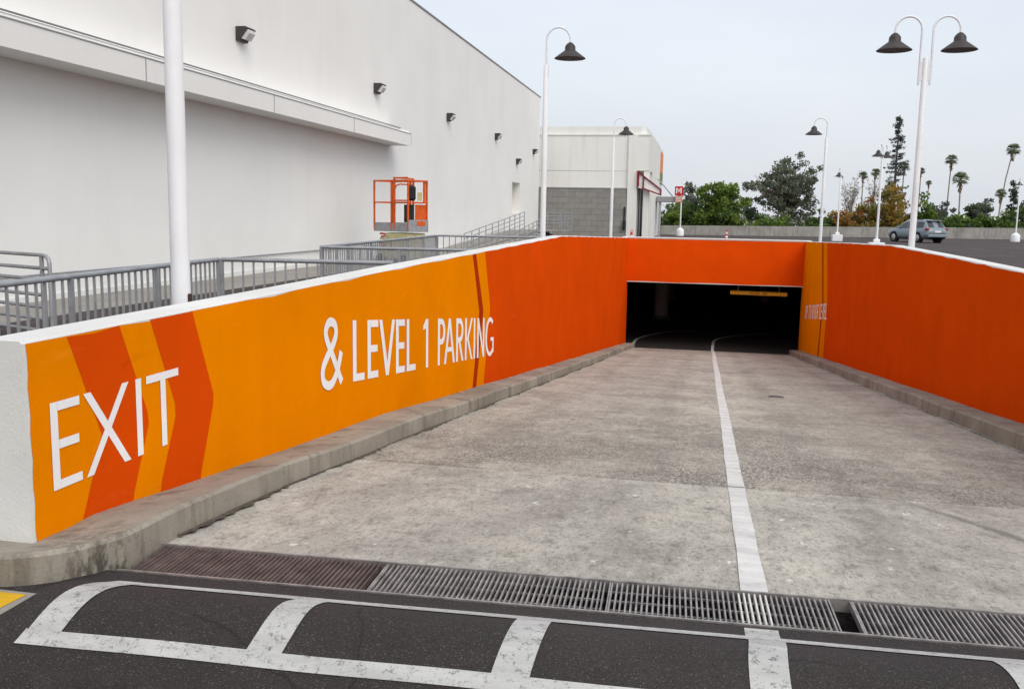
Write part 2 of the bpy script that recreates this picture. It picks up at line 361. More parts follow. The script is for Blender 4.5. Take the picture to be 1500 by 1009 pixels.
g.add([(-9.30, YO+.2, 0), (70, YO+.2, 0), (70, pary(70), 0), (-9.30, pary(-9.3), 0)], ((0, 1, 2, 3),))
g.quad((-70, 2.4, -.01), (-11.0, 2.4, -.01), (-11.0, 3.2, -.01), (-70, 3.2, -.01))
ground = struct(g.build('ground', M['asphalt_far']), 'weathered dark asphalt of the roof level car park')
# the darker near apron, laid over the deck
a = MB(); a.quad((-9.2, -8, .004), (9, -8, .004), (9, 2.4, .004), (-9.2, 2.4, .004))
a.add([(-9.2, 2.4, .004), (9, 2.4, .004), (9, 3.0, .004), (3.3, gn(3.3)-.012, .004), (-2.6, gn(-2.6)-.012, .004), (-9.2, 3.0, .004)], ((0, 1, 2, 3, 4, 5),))
struct(a.build('apron', M['asphalt']), 'dark asphalt apron in front of the trench drain')
for k, (x0, y0, x1, y1) in enumerate(((12, 26, 30, 31.5), (12, 31, 30, 36.5), (13, 39, 34, 45), (14, 46, 36, 52.5), (16, 55, 40, 62), (18, 64, 40, 70), (-6, 44, -6, 60), (22, 74, 40, 79))):
    d = Vector((x1-x0, y1-y0, 0)); n = Vector((-d.y, d.x, 0)).normalized()*.09; p = Vector((x0, y0, .004))
    MB().quad(p-n, p+d-n, p+d+n, p+n).build('parking_line', M['paint_faint'], ground)
t = MB(); t.quad((-3000, -800, -4.5), (3000, -800, -4.5), (3000, 5000, -4.5), (-3000, 5000, -4.5))
struct(t.build('terrain', M['earth']), 'dry lower ground beyond the car park')
wk = MB(); wk.add([(-11.05, 3.2, -.03), (-9.42, 3.2, -.03), (-9.42, 64, -.03), (-11.75, 64, -.03), (-11.05, 3.2, -.3), (-9.42, 3.2, -.3), (-9.42, 64, -.3)], ((0, 1, 2, 3), (4, 5, 1, 0), (5, 6, 2, 1)))
struct(wk.build('walkway', M['walk']), 'brownish concrete walkway along the foot of the white building')
gu = MB(); gu.quad((-9.42, 3.2, -.16), (-9.30, 3.2, -.16), (-9.30, 64, -.16), (-9.42, 64, -.16)); gu.quad((-9.30, 3.2, -.16), (-9.30, 3.2, 0), (-9.30, 64, 0), (-9.30, 64, -.16))
struct(gu.build('gutter', M['trench']), 'narrow dark gutter beside the concrete walkway')

# ------------------------------------------------------------------ the ramp
ramp = struct(bpy.data.objects.new('ramp', None), 'worn grey concrete ramp running down to the garage'); COL.objects.link(ramp)
def slab(y0, y1, mat, first=False, seg=10):
    m = MB(); X0, X1 = -2.70, 3.25; n = 12
    fr = (lambda x: gf(x)) if first else (lambda x: y0)
    for i in range(n):
        xa, xb = X0+(X1-X0)*i/n, X0+(X1-X0)*(i+1)/n
        pa, pb = (xa, fr(xa), rz(fr(xa))), (xb, fr(xb), rz(fr(xb)))
        m.quad(pa, pb, (xb, y1, rz(y1)), (xa, y1, rz(y1)))
        m.quad((xa, fr(xa), rz(fr(xa))-.18), (xb, fr(xb), rz(fr(xb))-.18), pb, pa)
    m.quad((X0, y1, rz(y1)), (X1, y1, rz(y1)), (X1, y1, rz(y1)-.15), (X0, y1, rz(y1)-.15))
    return m.build('ramp_slab', mat, ramp)
slab(0, 6.50, M['ramp_near'], True); slab(6.512, 18, M['ramp_far']); slab(18.006, YO+.05, M['ramp_far'])
m = MB(); m.quad((-2.6, 6.4, rz(6.4)-.08), (3.25, 6.4, rz(6.4)-.08), (3.25, 6.6, rz(6.6)-.08), (-2.6, 6.6, rz(6.6)-.08)); m.build('joint_filler', M['trench'], ramp)
# centre line in runs, so it follows the slab and wanders a little
cx = lambda y: .262+.0022*(y-4)+.004*math.sin(y*.7)*min(1, (y-4)/6)
m = MB(); ys = [gf(.27)+.004]+[4.2+.5*i for i in range(5)]+[6.49]
def strip(m, ys, wd=.056):
    for i in range(len(ys)-1):
        ya, yb = ys[i], ys[i+1]; wa = wd*(1+.05*math.sin(ya*5)); wb = wd*(1+.05*math.sin(yb*5))
        m.quad((cx(ya)-wa, ya, rz(ya)+.004), (cx(ya)+wa, ya, rz(ya)+.004), (cx(yb)+wb, yb, rz(yb)+.004), (cx(yb)-wb, yb, rz(yb)+.004))
    return m
strip(m, ys).build('centre_line', M['paint_conc'], ramp)
strip(MB(), [6.52+.45*i for i in range(60)]+[YO]).build('centre_line', M['paint_conc'], ramp)
mh = MB(); mh.lathe([(.0, .006), (.12, .006), (.12, .0)], 18, (1.12, 14.6, rz(14.6))); mh.build('drain_cover', M['rust'], ramp)

def grime(pts, wds, name='grime'):
    m = MB()
    for i in range(len(pts)-1):
        (xa, ya), (xb, yb) = pts[i], pts[i+1]
        m.quad((xa-.03, ya, rz(ya)+.003), (xa+wds[i], ya, rz(ya)+.003), (xb+wds[i+1], yb, rz(yb)+.003), (xb-.03, yb, rz(yb)+.003))
    o = m.build(name, M['grime'], ramp); o['kind'] = 'stuff'; return o
gy = [4.0+.06*i for i in range(330)]
fl0 = lambda y: float(np.interp(y, [3.9, 5.0, 8, 33.4], [-2.49, -2.56, -2.57, -2.46]))
grime([(fl0(y), y) for y in gy], [max(.006, .03+.022*math.sin(y*3.1)+random.uniform(-.022, .022)) for y in gy])
gy = [4.2+.06*i for i in range(450)]
grime([(xr(y)-.33-.02, y) for y in gy], [.01-max(.006, .03+.02*math.sin(y*2.7)+random.uniform(-.02, .02)) for y in gy])
# kerbs: runs of cast concrete with open joints
def kerb_run(P, Q, Z, name, parent, H=.15):
    """P front edge, Q back edge (against the wall), Z base height per point"""
    m = MB(); n = len(P); vs = []
    for (px, py), (qx, qy), z in zip(P, Q, Z):
        H, HB = (.142, float(np.interp(py, [3.6, 5.0, 7.0, 8.0], [.075, .075, .125, .15]))) if px < 0 else (.165, .168)
        d = Vector((qx-px, qy-py)).normalized()*.018
        vs += [(px, py, z-.16), (px+d.x*.25, py+d.y*.25, z+H-.018), (px+d.x*1.2, py+d.y*1.2, z+H), (qx, qy, z+HB+.004), (qx, qy, z-.16)]
    fs = [(i*5+k, i*5+5+k, i*5+6+k, i*5+1+k) for i in range(n-1) for k in range(4)] + [(0, 1, 2, 3, 4), tuple((n-1)*5+k for k in (4, 3, 2, 1, 0))]
    m.add(vs, fs); return m.build(name, M['kerb'], parent)
kl = struct(bpy.data.objects.new('kerb_left', None), 'stained concrete kerb at the foot of the lettered orange wall'); COL.objects.link(kl)
kr = struct(bpy.data.objects.new('kerb_right', None), 'stained concrete kerb at the foot of the plain orange wall'); COL.objects.link(kr)
fl = lambda y: float(np.interp(y, [3.9, 5.0, 8, 33.4], [-2.49, -2.56, -2.57, -2.46]))
P, Q, Z = [], [], []
for x in (-8, -6, -4, -3.3): P.append((x, 3.215)); Q.append((x, 3.56)); Z.append(0)
for k in range(10):
    an = R(-90+90*k/9); P.append((-3.0+.50*math.cos(an), 3.72+.505*math.sin(an))); Q.append((-2.93-.02*(k < 4)*(4-k), 3.56+.06*max(0, k-5))); Z.append(0)
for y in (3.95, 4.2, 4.7, 5.3): P.append((fl(y), y)); Q.append((xl(y)-.05, y)); Z.append(rz(y))
Q = [(min(q[0], -2.95) if i < 12 else q[0], q[1]) for i, q in enumerate(Q)]
kerb_run(P, Q, Z, 'kerb_stone', kl)
cuts = [5.306, 8.3, 11.4, 14.5, 17.6, 20.7, 23.8, 26.9, YO+.3]
for a0, a1 in zip(cuts[:-1], cuts[1:]):
    ys = [a0+(a1-.007-a0)*i/4 for i in range(5)]
    kerb_run([(fl(y)+.01*math.sin(y*2.1), y) for y in ys], [(xl(y)-.05, y) for y in ys], [rz(y)+.006*math.sin(y*1.7) for y in ys], 'kerb_stone', kl)
cuts = [3.9, 6.6, 9.7, 12.8, 15.9, 19, 22.1, 25.2, 28.3, 30.9, YO+.3]
for a0, a1 in zip(cuts[:-1], cuts[1:]):
    ys = [a0+(a1-.007-a0)*i/4 for i in range(5)]
    kerb_run([(xr(y)-.33+.012*math.sin(y*2.3), y) for y in ys], [(xr(y)+.05, y) for y in ys], [rz(y)+.005*math.sin(y*1.4) for y in ys], 'kerb_stone', kr)
m = MB(); m.quad((-6.2, 2.98, .008), (-2.70, 3.045, .008), (-2.69, 3.19, .008), (-6.2, 3.19, .008)); m.build('yellow_paint', M['yellow_paint'], ground)
m = MB(); m.quad((-6.2, 2.94, .006), (-2.60, 3.005, .006), (-2.62, 3.215, .006), (-6.2, 3.21, .006)); m.build('gutter_pan', M['walk'], ground)

# ------------------------------------------------------------------ trench drain and its grates
td = thing('trench_drain', 'long steel framed trench drain across the top of the ramp', 'drain', (0, 3.7, 0))
m = MB()
for i in range(10):
    xa, xb = -2.52+.56*i, -2.52+.56*(i+1)
    m.quad((xa, gn(xa), -.17), (xb, gn(xb), -.17), (xb, gf(xb), -.17), (xa, gf(xa), -.17))
    m.quad((xa, gn(xa), -.17), (xb, gn(xb), -.17), (xb, gn(xb), 0), (xa, gn(xa), 0)); m.quad((xb, gf(xb), -.17), (xa, gf(xa), -.17), (xa, gf(xa), 0), (xb, gf(xb), 0))
m.build('channel', M['trench'], td)
for fn, s in ((gn, 1), (gf, -1)):
    m = MB(); p = [(-2.50, fn(-2.50)), (3.0, fn(3.0))]
    m.add([(p[0][0], p[0][1]-.004*s, .007), (p[1][0], p[1][1]-.004*s, .007), (p[1][0], p[1][1]+.008*s, .007), (p[0][0], p[0][1]+.008*s, .007),
           (p[1][0], p[1][1]+.008*s, -.05), (p[0][0], p[0][1]+.008*s, -.05), (p[0][0], p[0][1]-.004*s, .0), (p[1][0], p[1][1]-.004*s, .0)], ((0, 1, 2, 3), (3, 2, 4, 5), (6, 7, 1, 0)))
    m.build('frame_edge', M['steel'], td)
pitch = .0225; bl = gf(0)-gn(0)-.03
def barmesh(mat, wd=.0095):
    m = MB(); h = wd/2
    m.add([(-h*.7, 0, 0), (h*.7, 0, 0), (h, 0, -.006), (h*.6, 0, -.032), (-h*.6, 0, -.032), (-h, 0, -.006)]+[(p[0], bl, p[2]) for p in ((-h*.7, 0, 0), (h*.7, 0, 0), (h, 0, -.006), (h*.6, 0, -.032), (-h*.6, 0, -.032), (-h, 0, -.006))],
          [(0, 5, 4, 3, 2, 1), (6, 7, 8, 9, 10, 11)]+[(i, (i+1) % 6, (i+1) % 6+6, i+6) for i in range(6)])
    return m.mesh('bar', mat)
bm_ = {'steel': barmesh(M['steel']), 'rust': barmesh(M['rust'], .013), 'white': barmesh(M['bar_paint'])}
for x0, x1, kind, lab in ((-2.46, -1.385, 'rust', 'rust brown drain grate clogged with dirt beside the left kerb'),
                          (-1.36, -.36, 'steel', 'bright steel drain grate next to the rusty one'),
                          (-.345, .585, 'steel', 'steel drain grate crossed by the white centre line'),
                          (.665, 1.70, 'steel', 'steel drain grate beyond the missing bars'),
                          (1.72, 2.83, 'steel', 'steel drain grate against the kerb of the plain orange wall')):
    gt = thing('drain_grate', lab, 'grate', ((x0+x1)/2, gn((x0+x1)/2)+.015, .002), math.atan(.039), 'grates lying in the trench drain')
    n = int((x1-x0)/pitch)
    for i in range(n):
        xb = x0+.01+pitch*i+random.uniform(-.001, .001)
        k = 'white' if .2 < xb < .335 else kind
        o = link('bar', bm_[k], gt, (xb-(x0+x1)/2, 0, random.uniform(-.0015, .0015)))
    for yy in (.06, bl*.5, bl-.06):
        MB().bar((-(x1-x0)/2, yy, -.022), ((x1-x0)/2, yy, -.022), .009).build('cross_rod', M['rust' if kind == 'rust' else 'steel'], gt, (0, 0, 0))
    for xx in (-(x1-x0)/2+.002, (x1-x0)/2-.006):
        MB().box(xx-.003, xx+.003, 0, bl, -.03, .001).build('end_bar', M['rust' if kind == 'rust' else 'steel'], gt, (0, 0, 0))
    if kind == 'rust':
        dm = MB(); dm.quad((-.53, .0, -.012), (.25, .0, -.026), (.25, bl, -.026), (-.53, bl, -.012)); dm.build('packed_dirt', plain('packed_dirt', (.045, .036, .032), .95, .4, 25, .5), gt, (0, 0, 0))

# ------------------------------------------------------------------ speed hump with its painted frame
hump = thing('speed_hump', 'low black asphalt speed hump with white painted stripes', 'speed hump', (0, 3.15, 0))
HS = .042; hy0, hy1, HH = 2.62, 3.50, .10
hoff = lambda x: HS*(x+2.4)
def hz(x, t):
    e = min(1, max(0, (x+2.66)/.16)); return HH*(.5-.5*math.cos(2*math.pi*t))*e + .004
hp = lambda x, t, d=0: (x, hy0+(hy1-hy0)*t+hoff(x), hz(x, t)+d)
m = MB(); xs = [-2.66, -2.62, -2.58, -2.54, -2.50, -2.4]+[-2.2+.2*i for i in range(26)]; nt_ = 22
for i in range(len(xs)-1):
    for j in range(nt_):
        m.add([hp(xs[i], j/nt_), hp(xs[i+1], j/nt_), hp(xs[i+1], (j+1)/nt_), hp(xs[i], (j+1)/nt_)], ((0, 1, 2, 3),), 0, True)
m.build('hump_body', M['asphalt_hump'], hump)
def hump_paint(xa, xb, ta, tb, name, nx, ny, jit=.0):
    m = MB()
    for i in range(nx):
        for j in range(ny):
            x0_, x1_ = xa+(xb-xa)*i/nx, xa+(xb-xa)*(i+1)/nx; t0, t1 = ta+(tb-ta)*j/ny, ta+(tb-ta)*(j+1)/ny
            q = lambda x, t: hp(x+jit*math.sin(t*9+xa*5), t+(jit*.5*math.sin(x*6) if jit else 0), .004)
            m.add([q(x0_, t0), q(x1_, t0), q(x1_, t1), q(x0_, t1)], ((0, 1, 2, 3),), 0, True)
    return m.build(name, M['paint_asph'], hump)
sx = [-2.325, -1.475, -.585, .27, 1.12, 1.98]
T0, T1, T2, T3 = .165, .245, .735, .855
segs = [(-2.455, 2.6)]
hump_paint(-2.40, 2.6, T0, T1, 'painted_line', 40, 2, .006); hump_paint(-2.39, 2.6, T2, T3, 'painted_line', 40, 2, .006)
for k, x in enumerate(sx):
    hump_paint(x-.066, x+.066, T1, T2, 'painted_stripe', 2, 14, .006)
hump_paint(.205, .335, T3, .985, 'painted_stripe', 2, 5); hump_paint(.205, .335, 0.02, T0, 'painted_stripe', 2, 3)

# ------------------------------------------------------------------ the two orange walls
def interp(tab, y):
    return float(np.interp(y, [p[0] for p in tab], [p[1] for p in tab]))
LT = [(3.53, 1.005), (5.9, 1.03), (8.9, 1.075), (11.8, 1.105), (18.6, 1.18), (YO, .835)]
RT = [(3.8, 1.0), (11.2, 1.065), (14.0, 1.10), (18.66, 1.14), (24.2, 1.035), (YO, .835)]
zt_l = lambda y: interp(LT, y); zt_r = lambda y: interp(RT, y)
kz = lambda y: rz(y)+float(np.interp(y, [3.6, 5.0, 7.0, 8.0], [.079, .079, .129, .154]))                               # top of the kerb against the wall
def wall_body(tab, xin, out, y0, name, parent):
    """solid wall: inner face at xin(y), thickness towards out"""
    ys = sorted(set([y0]+[p[0] for p in tab if y0 < p[0] < YO]+[y0+.6*i for i in range(1, 49) if y0+.6*i < YO]+[YO+.4])); vs = []
    for y in ys:
        z1 = interp(tab, min(y, YO)); z0 = min(rz(y)-.3, -.3); xi = xin(y); e = .012; o = out
        s = 1 if o > 0 else -1
        vs += [(xi, y, z0), (xi, y, z1-e), (xi+s*e, y, z1), (xi+o-s*e, y, z1), (xi+o, y, z1-e), (xi+o, y, z0)]
    n = len(ys); fs = [(i*6+k, i*6+6+k, i*6+7+k, i*6+1+k) for i in range(n-1) for k in range(5)]
    fs += [tuple(range(6)), tuple((n-1)*6+k for k in range(5, -1, -1))]
    m = MB(); m.add(vs, fs); return m.build(name, M['white_conc'], parent)
def clip_poly(poly, f):
    """keep the part of a 2-D polygon where f(p) >= 0"""
    out = []
    for i in range(len(poly)):
        a, b = poly[i], poly[(i+1) % len(poly)]; fa, fb = f(a), f(b)
        if fa >= 0: out.append(a)
        if fa*fb < 0: t = fa/(fa-fb); out.append((a[0]+(b[0]-a[0])*t, a[1]+(b[1]-a[1])*t))
    return out
def paint_area(lo, hi, zt, zb, xin, off, name, mat, parent, n=None, jitter=.006):
    """sheet of paint: lo(z), hi(z) give its two side edges; zb, zt its bottom and top edges"""
    m = MB(); rows = 14; zs0 = -4.0; ya = min(lo(z) for z in (-2, -1, 0, .5, 1)); yb = max(hi(z) for z in (-2, -1, 0, .5, 1))
    n = n or max(2, int((yb-ya)/.35)); V = {}
    def P(i, j):
        if (i, j) in V: return V[i, j]
        v = j/rows; u = i/n; y = ya+(yb-ya)*u
        for _ in range(8):
            b, t = zb(y), zt(y); z = b+(t-b)*v; y = lo(z)+(hi(z)-lo(z))*u
        if j == rows: z += jitter*(math.sin(y*23)+math.sin(y*9.1)*.8-.6)
        if j == 0: z += jitter*1.2*(math.sin(y*17)+math.sin(y*41)*.6)
        V[i, j] = (xin(y)+off, y, z); return V[i, j]
    for i in range(n):
        for j in range(rows): m.quad(P(i, j), P(i+1, j), P(i+1, j+1), P(i, j+1))
    return m.build(name, mat, parent)
chev = lambda tab: (lambda z: interp(sorted((b, a) for a, b in tab), z))   # table of (y, z)

lw = thing('ramp_wall', 'orange ramp wall lettered EXIT & LEVEL 1 PARKING with white top', 'wall', (-2.93, 3.53, 0))
wall_body(LT, xl, -.22, 3.53, 'wall_body', lw)
ztl = lambda y: zt_l(y)-.014; zbl = lambda y: kz(y)-.012
d_edge = chev([(12.06, 1.1), (12.41, .32), (12.07, -.72)]); s_lo = chev([(11.41, 1.1), (11.80, .32), (11.48, -.66)]); s_hi = chev([(11.58, 1.1), (12.02, .31), (11.67, -.68)])
paint_area(lambda z: 3.556+.004*math.sin(z*30), d_edge, ztl, zbl, xl, .002, 'painted_panel', M['orange'], lw)['label'] = 'light orange painted panel'
paint_area(d_edge, lambda z: YO+.39, ztl, zbl, xl, .002, 'painted_panel', M['dark_orange'], lw)['label'] = 'dark orange painted panel'
paint_area(chev([(3.82, 1.0), (4.05, .465), (3.87, .07)]), chev([(4.22, 1.0), (4.455, .465), (4.275, .06)]), ztl, zbl, xl, .0035, 'painted_chevron', M['dark_orange'], lw)
paint_area(chev([(4.49, 1.0), (4.72, .46), (4.53, .05)]), chev([(4.91, 1.0), (5.13, .455), (4.945, 0)]), ztl, zbl, xl, .0035, 'painted_chevron', M['dark_orange'], lw)
paint_area(s_lo, s_hi, ztl, zbl, xl, .0035, 'painted_stripe', M['stripe_orange'], lw, 2)

def arc(cx_, cy, rx, ry, a0, a1, n=14): return [(cx_+rx*math.cos(R(a0+(a1-a0)*i/n)), cy+ry*math.sin(R(a0+(a1-a0)*i/n))) for i in range(n+1)]
def ring(cx_, cy, rx, ry, tx, ty, a0, a1, n=16):
    o = arc(cx_, cy, rx, ry, a0, a1, n); i_ = arc(cx_, cy, rx-tx, ry-ty, a0, a1, n)
    return [[o[k], o[k+1], i_[k+1], i_[k]] for k in range(n)]
def smooth(pts, k=6):
    out = []
    for i in range(len(pts)-1):
        p0, p1, p2, p3 = (Vector(pts[max(0, min(len(pts)-1, i+j))]) for j in (-1, 0, 1, 2))
        for s_ in range(k):
            t = s_/k; out.append(.5*((2*p1)+(p2-p0)*t+(2*p0-5*p1+4*p2-p3)*t*t+(3*p1-p0-3*p2+p3)*t**3))
    return out+[Vector(pts[-1])]
def ribbon(pts, th):
    pts = smooth(pts); L, Rr = [], []
    for i, p in enumerate(pts):
        t = (pts[min(i+1, len(pts)-1)]-pts[max(0, i-1)]).normalized(); n = Vector((-t.y, t.x))*th/2; L.append(p+n); Rr.append(p-n)
    return [[tuple(L[i]), tuple(L[i+1]), tuple(Rr[i+1]), tuple(Rr[i])] for i in range(len(pts)-1)]
def glyph(ch, w, h, tv, th):
    """list of strokes; a stroke is a list of quads in (u, v) metres"""
    rect = lambda a, b, c, d: [[(a, c), (b, c), (b, d), (a, d)]]
    diag = lambda u0, v0, u1, v1, k=1.0: [[(u0, v0), (u0+tv*k, v0), (u1+tv*k, v1), (u1, v1)]]
    if ch == 'E': return [rect(0, tv, 0, h), rect(tv, w, 0, th), rect(tv, w*.94, h*.5-th/2+.005, h*.5+th/2+.005), rect(tv, w, h-th, h)]
    if ch == 'X': return [diag(0, h, w-tv*1.1, 0, 1.1), diag(0, 0, w-tv*1.1, h, 1.1)]
    if ch in 'I': return [rect(0, tv, 0, h)]
    if ch == 'T': return [rect(0, w, h-th, h), rect(w/2-tv/2, w/2+tv/2, 0, h-th)]
    if ch == 'L': return [rect(0, tv, 0, h), rect(tv, w, 0, th)]
    if ch == 'V': return [diag(w/2-tv/2, 0, 0, h), diag(w/2-tv/2, 0, w-tv, h)]
    if ch == 'A': return [diag(0, 0, w/2-tv/2, h), diag(w-tv, 0, w/2-tv/2, h), rect(w*.26, w*.74, h*.26, h*.26+th*.85)]
    if ch == '1': return [rect(w-tv, w, 0, h), [[(w-tv, h), (w-tv, h-th*1.6), (0, h*.78), (0, h*.86)]]]
    if ch in 'PR':
        b = h*.44; c = h-(h-b)/2+.0; ry = (h-b)/2
        s_ = [rect(0, tv, 0, h), rect(tv, w*.45, h-th, h), rect(tv, w*.45, b, b+th), ring(w*.45, b+ry, w*.5, ry, tv, th, -90, 90)]
        if ch == 'R': s_.append(diag(w-tv*1.05, 0, w*.32, b, 1.05))
        return s_
    if ch == 'K': return [rect(0, tv, 0, h), diag(tv*.8, h*.46, w-tv*1.1, h), diag(w-tv*1.05, 0, tv*.9, h*.55)]
    if ch == 'N': return [rect(0, tv, 0, h), rect(w-tv, w, 0, h), diag(w-tv, 0, 0, h)]
    if ch == 'G': return [ring(w*.56, h/2, w*.56, h/2+.008, tv, th*.9, 52, 312, 26), rect(w-tv*.9, w, h*.08, h*.48), rect(w*.62, w-tv*.9, h*.48-th*.75, h*.48)]
    if ch == 'O': return [ring(w/2, h/2, w/2, h/2+.006, tv, th*.9, 0, 360, 30)]
    if ch == 'U': return [rect(0, tv, h*.3, h), rect(w-tv, w, h*.3, h), ring(w/2, h*.3, w/2, h*.3, tv, th, 180, 360, 16)]
    if ch == 'F': return [rect(0, tv, 0, h), rect(tv, w, h-th, h), rect(tv, w*.92, h*.48-th/2, h*.48+th/2)]
    if ch == '&':
        pts = [(1.0, .03), (.80, .22), (.52, .50), (.30, .70), (.24, .84), (.36, .96), (.52, .98), (.68, .93), (.72, .80), (.58, .64), (.30, .46), (.09, .28), (.10, .10), (.30, .015), (.52, .04), (.74, .20), (.88, .38), (.96, .52)]
        return [ribbon([(p[0]*w, p[1]*h) for p in pts], (tv+th)/2)]
def put_letters(spec, h, tv, th, base, put, parent, off0):
    """spec: (char, u0, width); base(u) baseline height; put(u, v, d) -> point"""
    for ch, u0, w_ in spec:
        m = MB(); k = 0
        for st in glyph(ch, w_, h, tv, th):
            d = off0+.0003*k; k += 1
            for j, q in enumerate(st):
                dd = d+(.00003*j if ch == '&' else 0)
                m.quad(*[put(u0+u, base(u0+u)+v, dd) for u, v in q])
        m.build('letter', M['letter'], parent)
pl = lambda u, v, d: (xl(u)+d, u, v)
put_letters([('E', 3.68, .205), ('X', 3.915, .36), ('I', 4.335, .05), ('T', 4.43, .31)], .415, .05, .043, lambda u: .285, pl, lw, .0055)
put_letters([('&', 6.72, .42), ('L', 7.385, .27), ('E', 7.73, .27), ('V', 8.03, .43), ('E', 8.49, .265), ('L', 8.815, .29), ('1', 9.36, .18),
             ('P', 9.90, .31), ('A', 10.15, .46), ('R', 10.665, .34), ('K', 11.075, .38), ('I', 11.50, .075), ('N', 11.69, .39), ('G', 12.14, .49)],
            .525, .082, .064, lambda u: .16-.1005*(u-7.385), pl, lw, .0055)

rw = thing('ramp_wall', 'plain dark orange ramp wall lettered UP TO ROOF LEVEL with white top', 'wall', (3.43, 3.8, 0))
wall_body(RT, xr, .22, 3.8, 'wall_body', rw)
ztr = lambda y: zt_r(y)-.014; zbr = lambda y: rz(y)+.155
e2 = chev([(27.78, .95), (27.0, -.62), (27.13, -2.13)]); s2l = chev([(28.64, .95), (27.80, -.70), (28.1, -2.24)]); s2h = chev([(28.94, .95), (28.08, -.70), (28.4, -2.24)])
paint_area(lambda z: 3.83, e2, ztr, zbr, xr, -.002, 'painted_panel', M['dark_orange'], rw)['label'] = 'dark orange painted panel'
paint_area(e2, lambda z: YO+.39, ztr, zbr, xr, -.002, 'painted_panel', M['orange'], rw)['label'] = 'light orange painted panel'
paint_area(s2l, s2h, ztr, zbr, xr, -.0035, 'painted_stripe', M['stripe_orange'], rw, 2)
sp = []; u = 0
for ch in 'UP TO ROOF LEVEL':
    if ch == ' ': u += .20; continue
    w_ = {'I': .08, 'O': .42, 'T': .34, 'L': .28, 'E': .28, 'F': .28, 'P': .32}.get(ch, .36); sp.append((ch, u, w_)); u += w_+.075
k = 5.35/u
put_letters([(c, a_*k, b_*k) for c, a_, b_ in sp], .44, .075, .05, lambda u: -1.69+.104*u, lambda u, v, d: (xr(32.2-u)-d, 32.2-u, v), rw, .0055)

# ------------------------------------------------------------------ garage mouth and what is inside
port = thing('garage_lintel', 'dark orange lintel beam over the black garage mouth', 'lintel', (.2, YO, -.7))
m = MB(); m.box(-3.0, 3.44, YO+.012, YO+.45, -.73, .82); m.build('beam', M['white_conc'], port)
m = MB()
for i in range(16):
    xa, xb = -2.80+6.04*i/16, -2.80+6.04*(i+1)/16; m.quad((xa, YO+.006, -.70+.01*math.sin(i)), (xb, YO+.006, -.70+.01*math.sin(i+1)), (xb, YO+.006, .80), (xa, YO+.006, .80))
m.build('painted_panel', M['dark_orange'], port)
m = MB(); m.box(-2.99, 3.43, YO-.01, YO+.47, .822, .86, bev=.006); m.build('coping', M['white_conc'], port)
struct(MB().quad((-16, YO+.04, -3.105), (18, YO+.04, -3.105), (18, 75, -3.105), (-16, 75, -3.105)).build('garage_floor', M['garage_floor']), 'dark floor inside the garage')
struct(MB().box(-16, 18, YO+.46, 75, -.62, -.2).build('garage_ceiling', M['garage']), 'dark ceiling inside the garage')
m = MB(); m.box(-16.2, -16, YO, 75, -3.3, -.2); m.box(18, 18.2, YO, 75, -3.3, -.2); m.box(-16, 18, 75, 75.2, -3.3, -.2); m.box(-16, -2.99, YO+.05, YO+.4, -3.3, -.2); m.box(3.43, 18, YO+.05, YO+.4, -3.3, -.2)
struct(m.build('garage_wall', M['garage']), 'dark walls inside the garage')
for (x, y, lab) in ((-2.02, 43.5, 'round concrete column nearest the garage mouth'), (7.0, 43.5, 'round concrete column behind the lettering end of the plain wall'), (-2.02, 53, 'round concrete column deep inside the dark garage'), (3.2, 53.5, 'round concrete column deep behind the yellow pipe')):
    c = thing('garage_column', lab, 'column', (x, y, -3.1), 0, 'columns inside the garage')
    MB().lathe([(.33, 0), (.33, 2.48)], 20, (0, 0, 0)).build('shaft', plain('column_concrete', (.42, .40, .36), .85), c, (0, 0, 0)); MB().lathe([(.46, -.002), (.46, .10), (.36, .16)], 20).build('column_foot', M['garage'], c, (0, 0, 0))
cb = thing('clearance_bar', 'yellow clearance pipe hanging inside the garage mouth', 'clearance bar', (1.80, 34.05, -1.05))
MB().tube([(.83, 34.05, -1.035), (2.78, 34.05, -1.05)], .075, 14).build('pipe', M['yellow'], cb)
for x in (1.10, 2.50): MB().tube([(x, 34.05, -.98), (x, 34.05, -.61)], .012, 6).build('hanger', M['rail'], cb)
m = MB()
for i, x in enumerate((1.5, 1.59, 1.68, 1.77, 1.95, 2.03)): m.box(x, x+.055, 33.968, 33.974, -1.07+.01*(i % 2), -1.02)
m.build('worn_marking', plain('worn_print', (.30, .17, .02), .6), cb)
for k, (a0, a1, lab) in enumerate((((2.2, 36.2, -.86), (4.6, 41, -.86), 'thin grey ceiling pipe beside the yellow clearance pipe'), ((2.0, 37.0, -1.02), (5.4, 43, -1.02), 'thin grey ceiling pipe hung lowest in the garage'))):
    pp = MB(); pp.tube([a0, a1], .035, 8); tag(pp.build('ceiling_pipe', M['lift_grey']), lab, 'pipe', 'pipes under the garage ceiling')
def floor_curve(pts, lab):
    pts = smooth([(p[0], p[1]) for p in pts], 8); m = MB()
    for i in range(len(pts)-1):
        t = (pts[i+1]-pts[i]).normalized(); n_ = Vector((-t.y, t.x))*.05; a_, b_ = pts[i], pts[i+1]
        m.quad((*(a_-n_), -3.10), (*(b_-n_), -3.10), (*(b_+n_), -3.10), (*(a_+n_), -3.10))
    o = m.build('floor_line', M['paint_conc'], bpy.data.objects['garage_floor'])
floor_curve([(.30, YO+.1), (.33, 35.5), (.42, 36.7), (.78, 37.6), (1.8, 38.9), (3.6, 40.2)], ''); floor_curve([(-2.58, YO+.1), (-2.57, 35.2), (-2.45, 36.4), (-1.7, 38.3), (-.4, 39.6)], '')

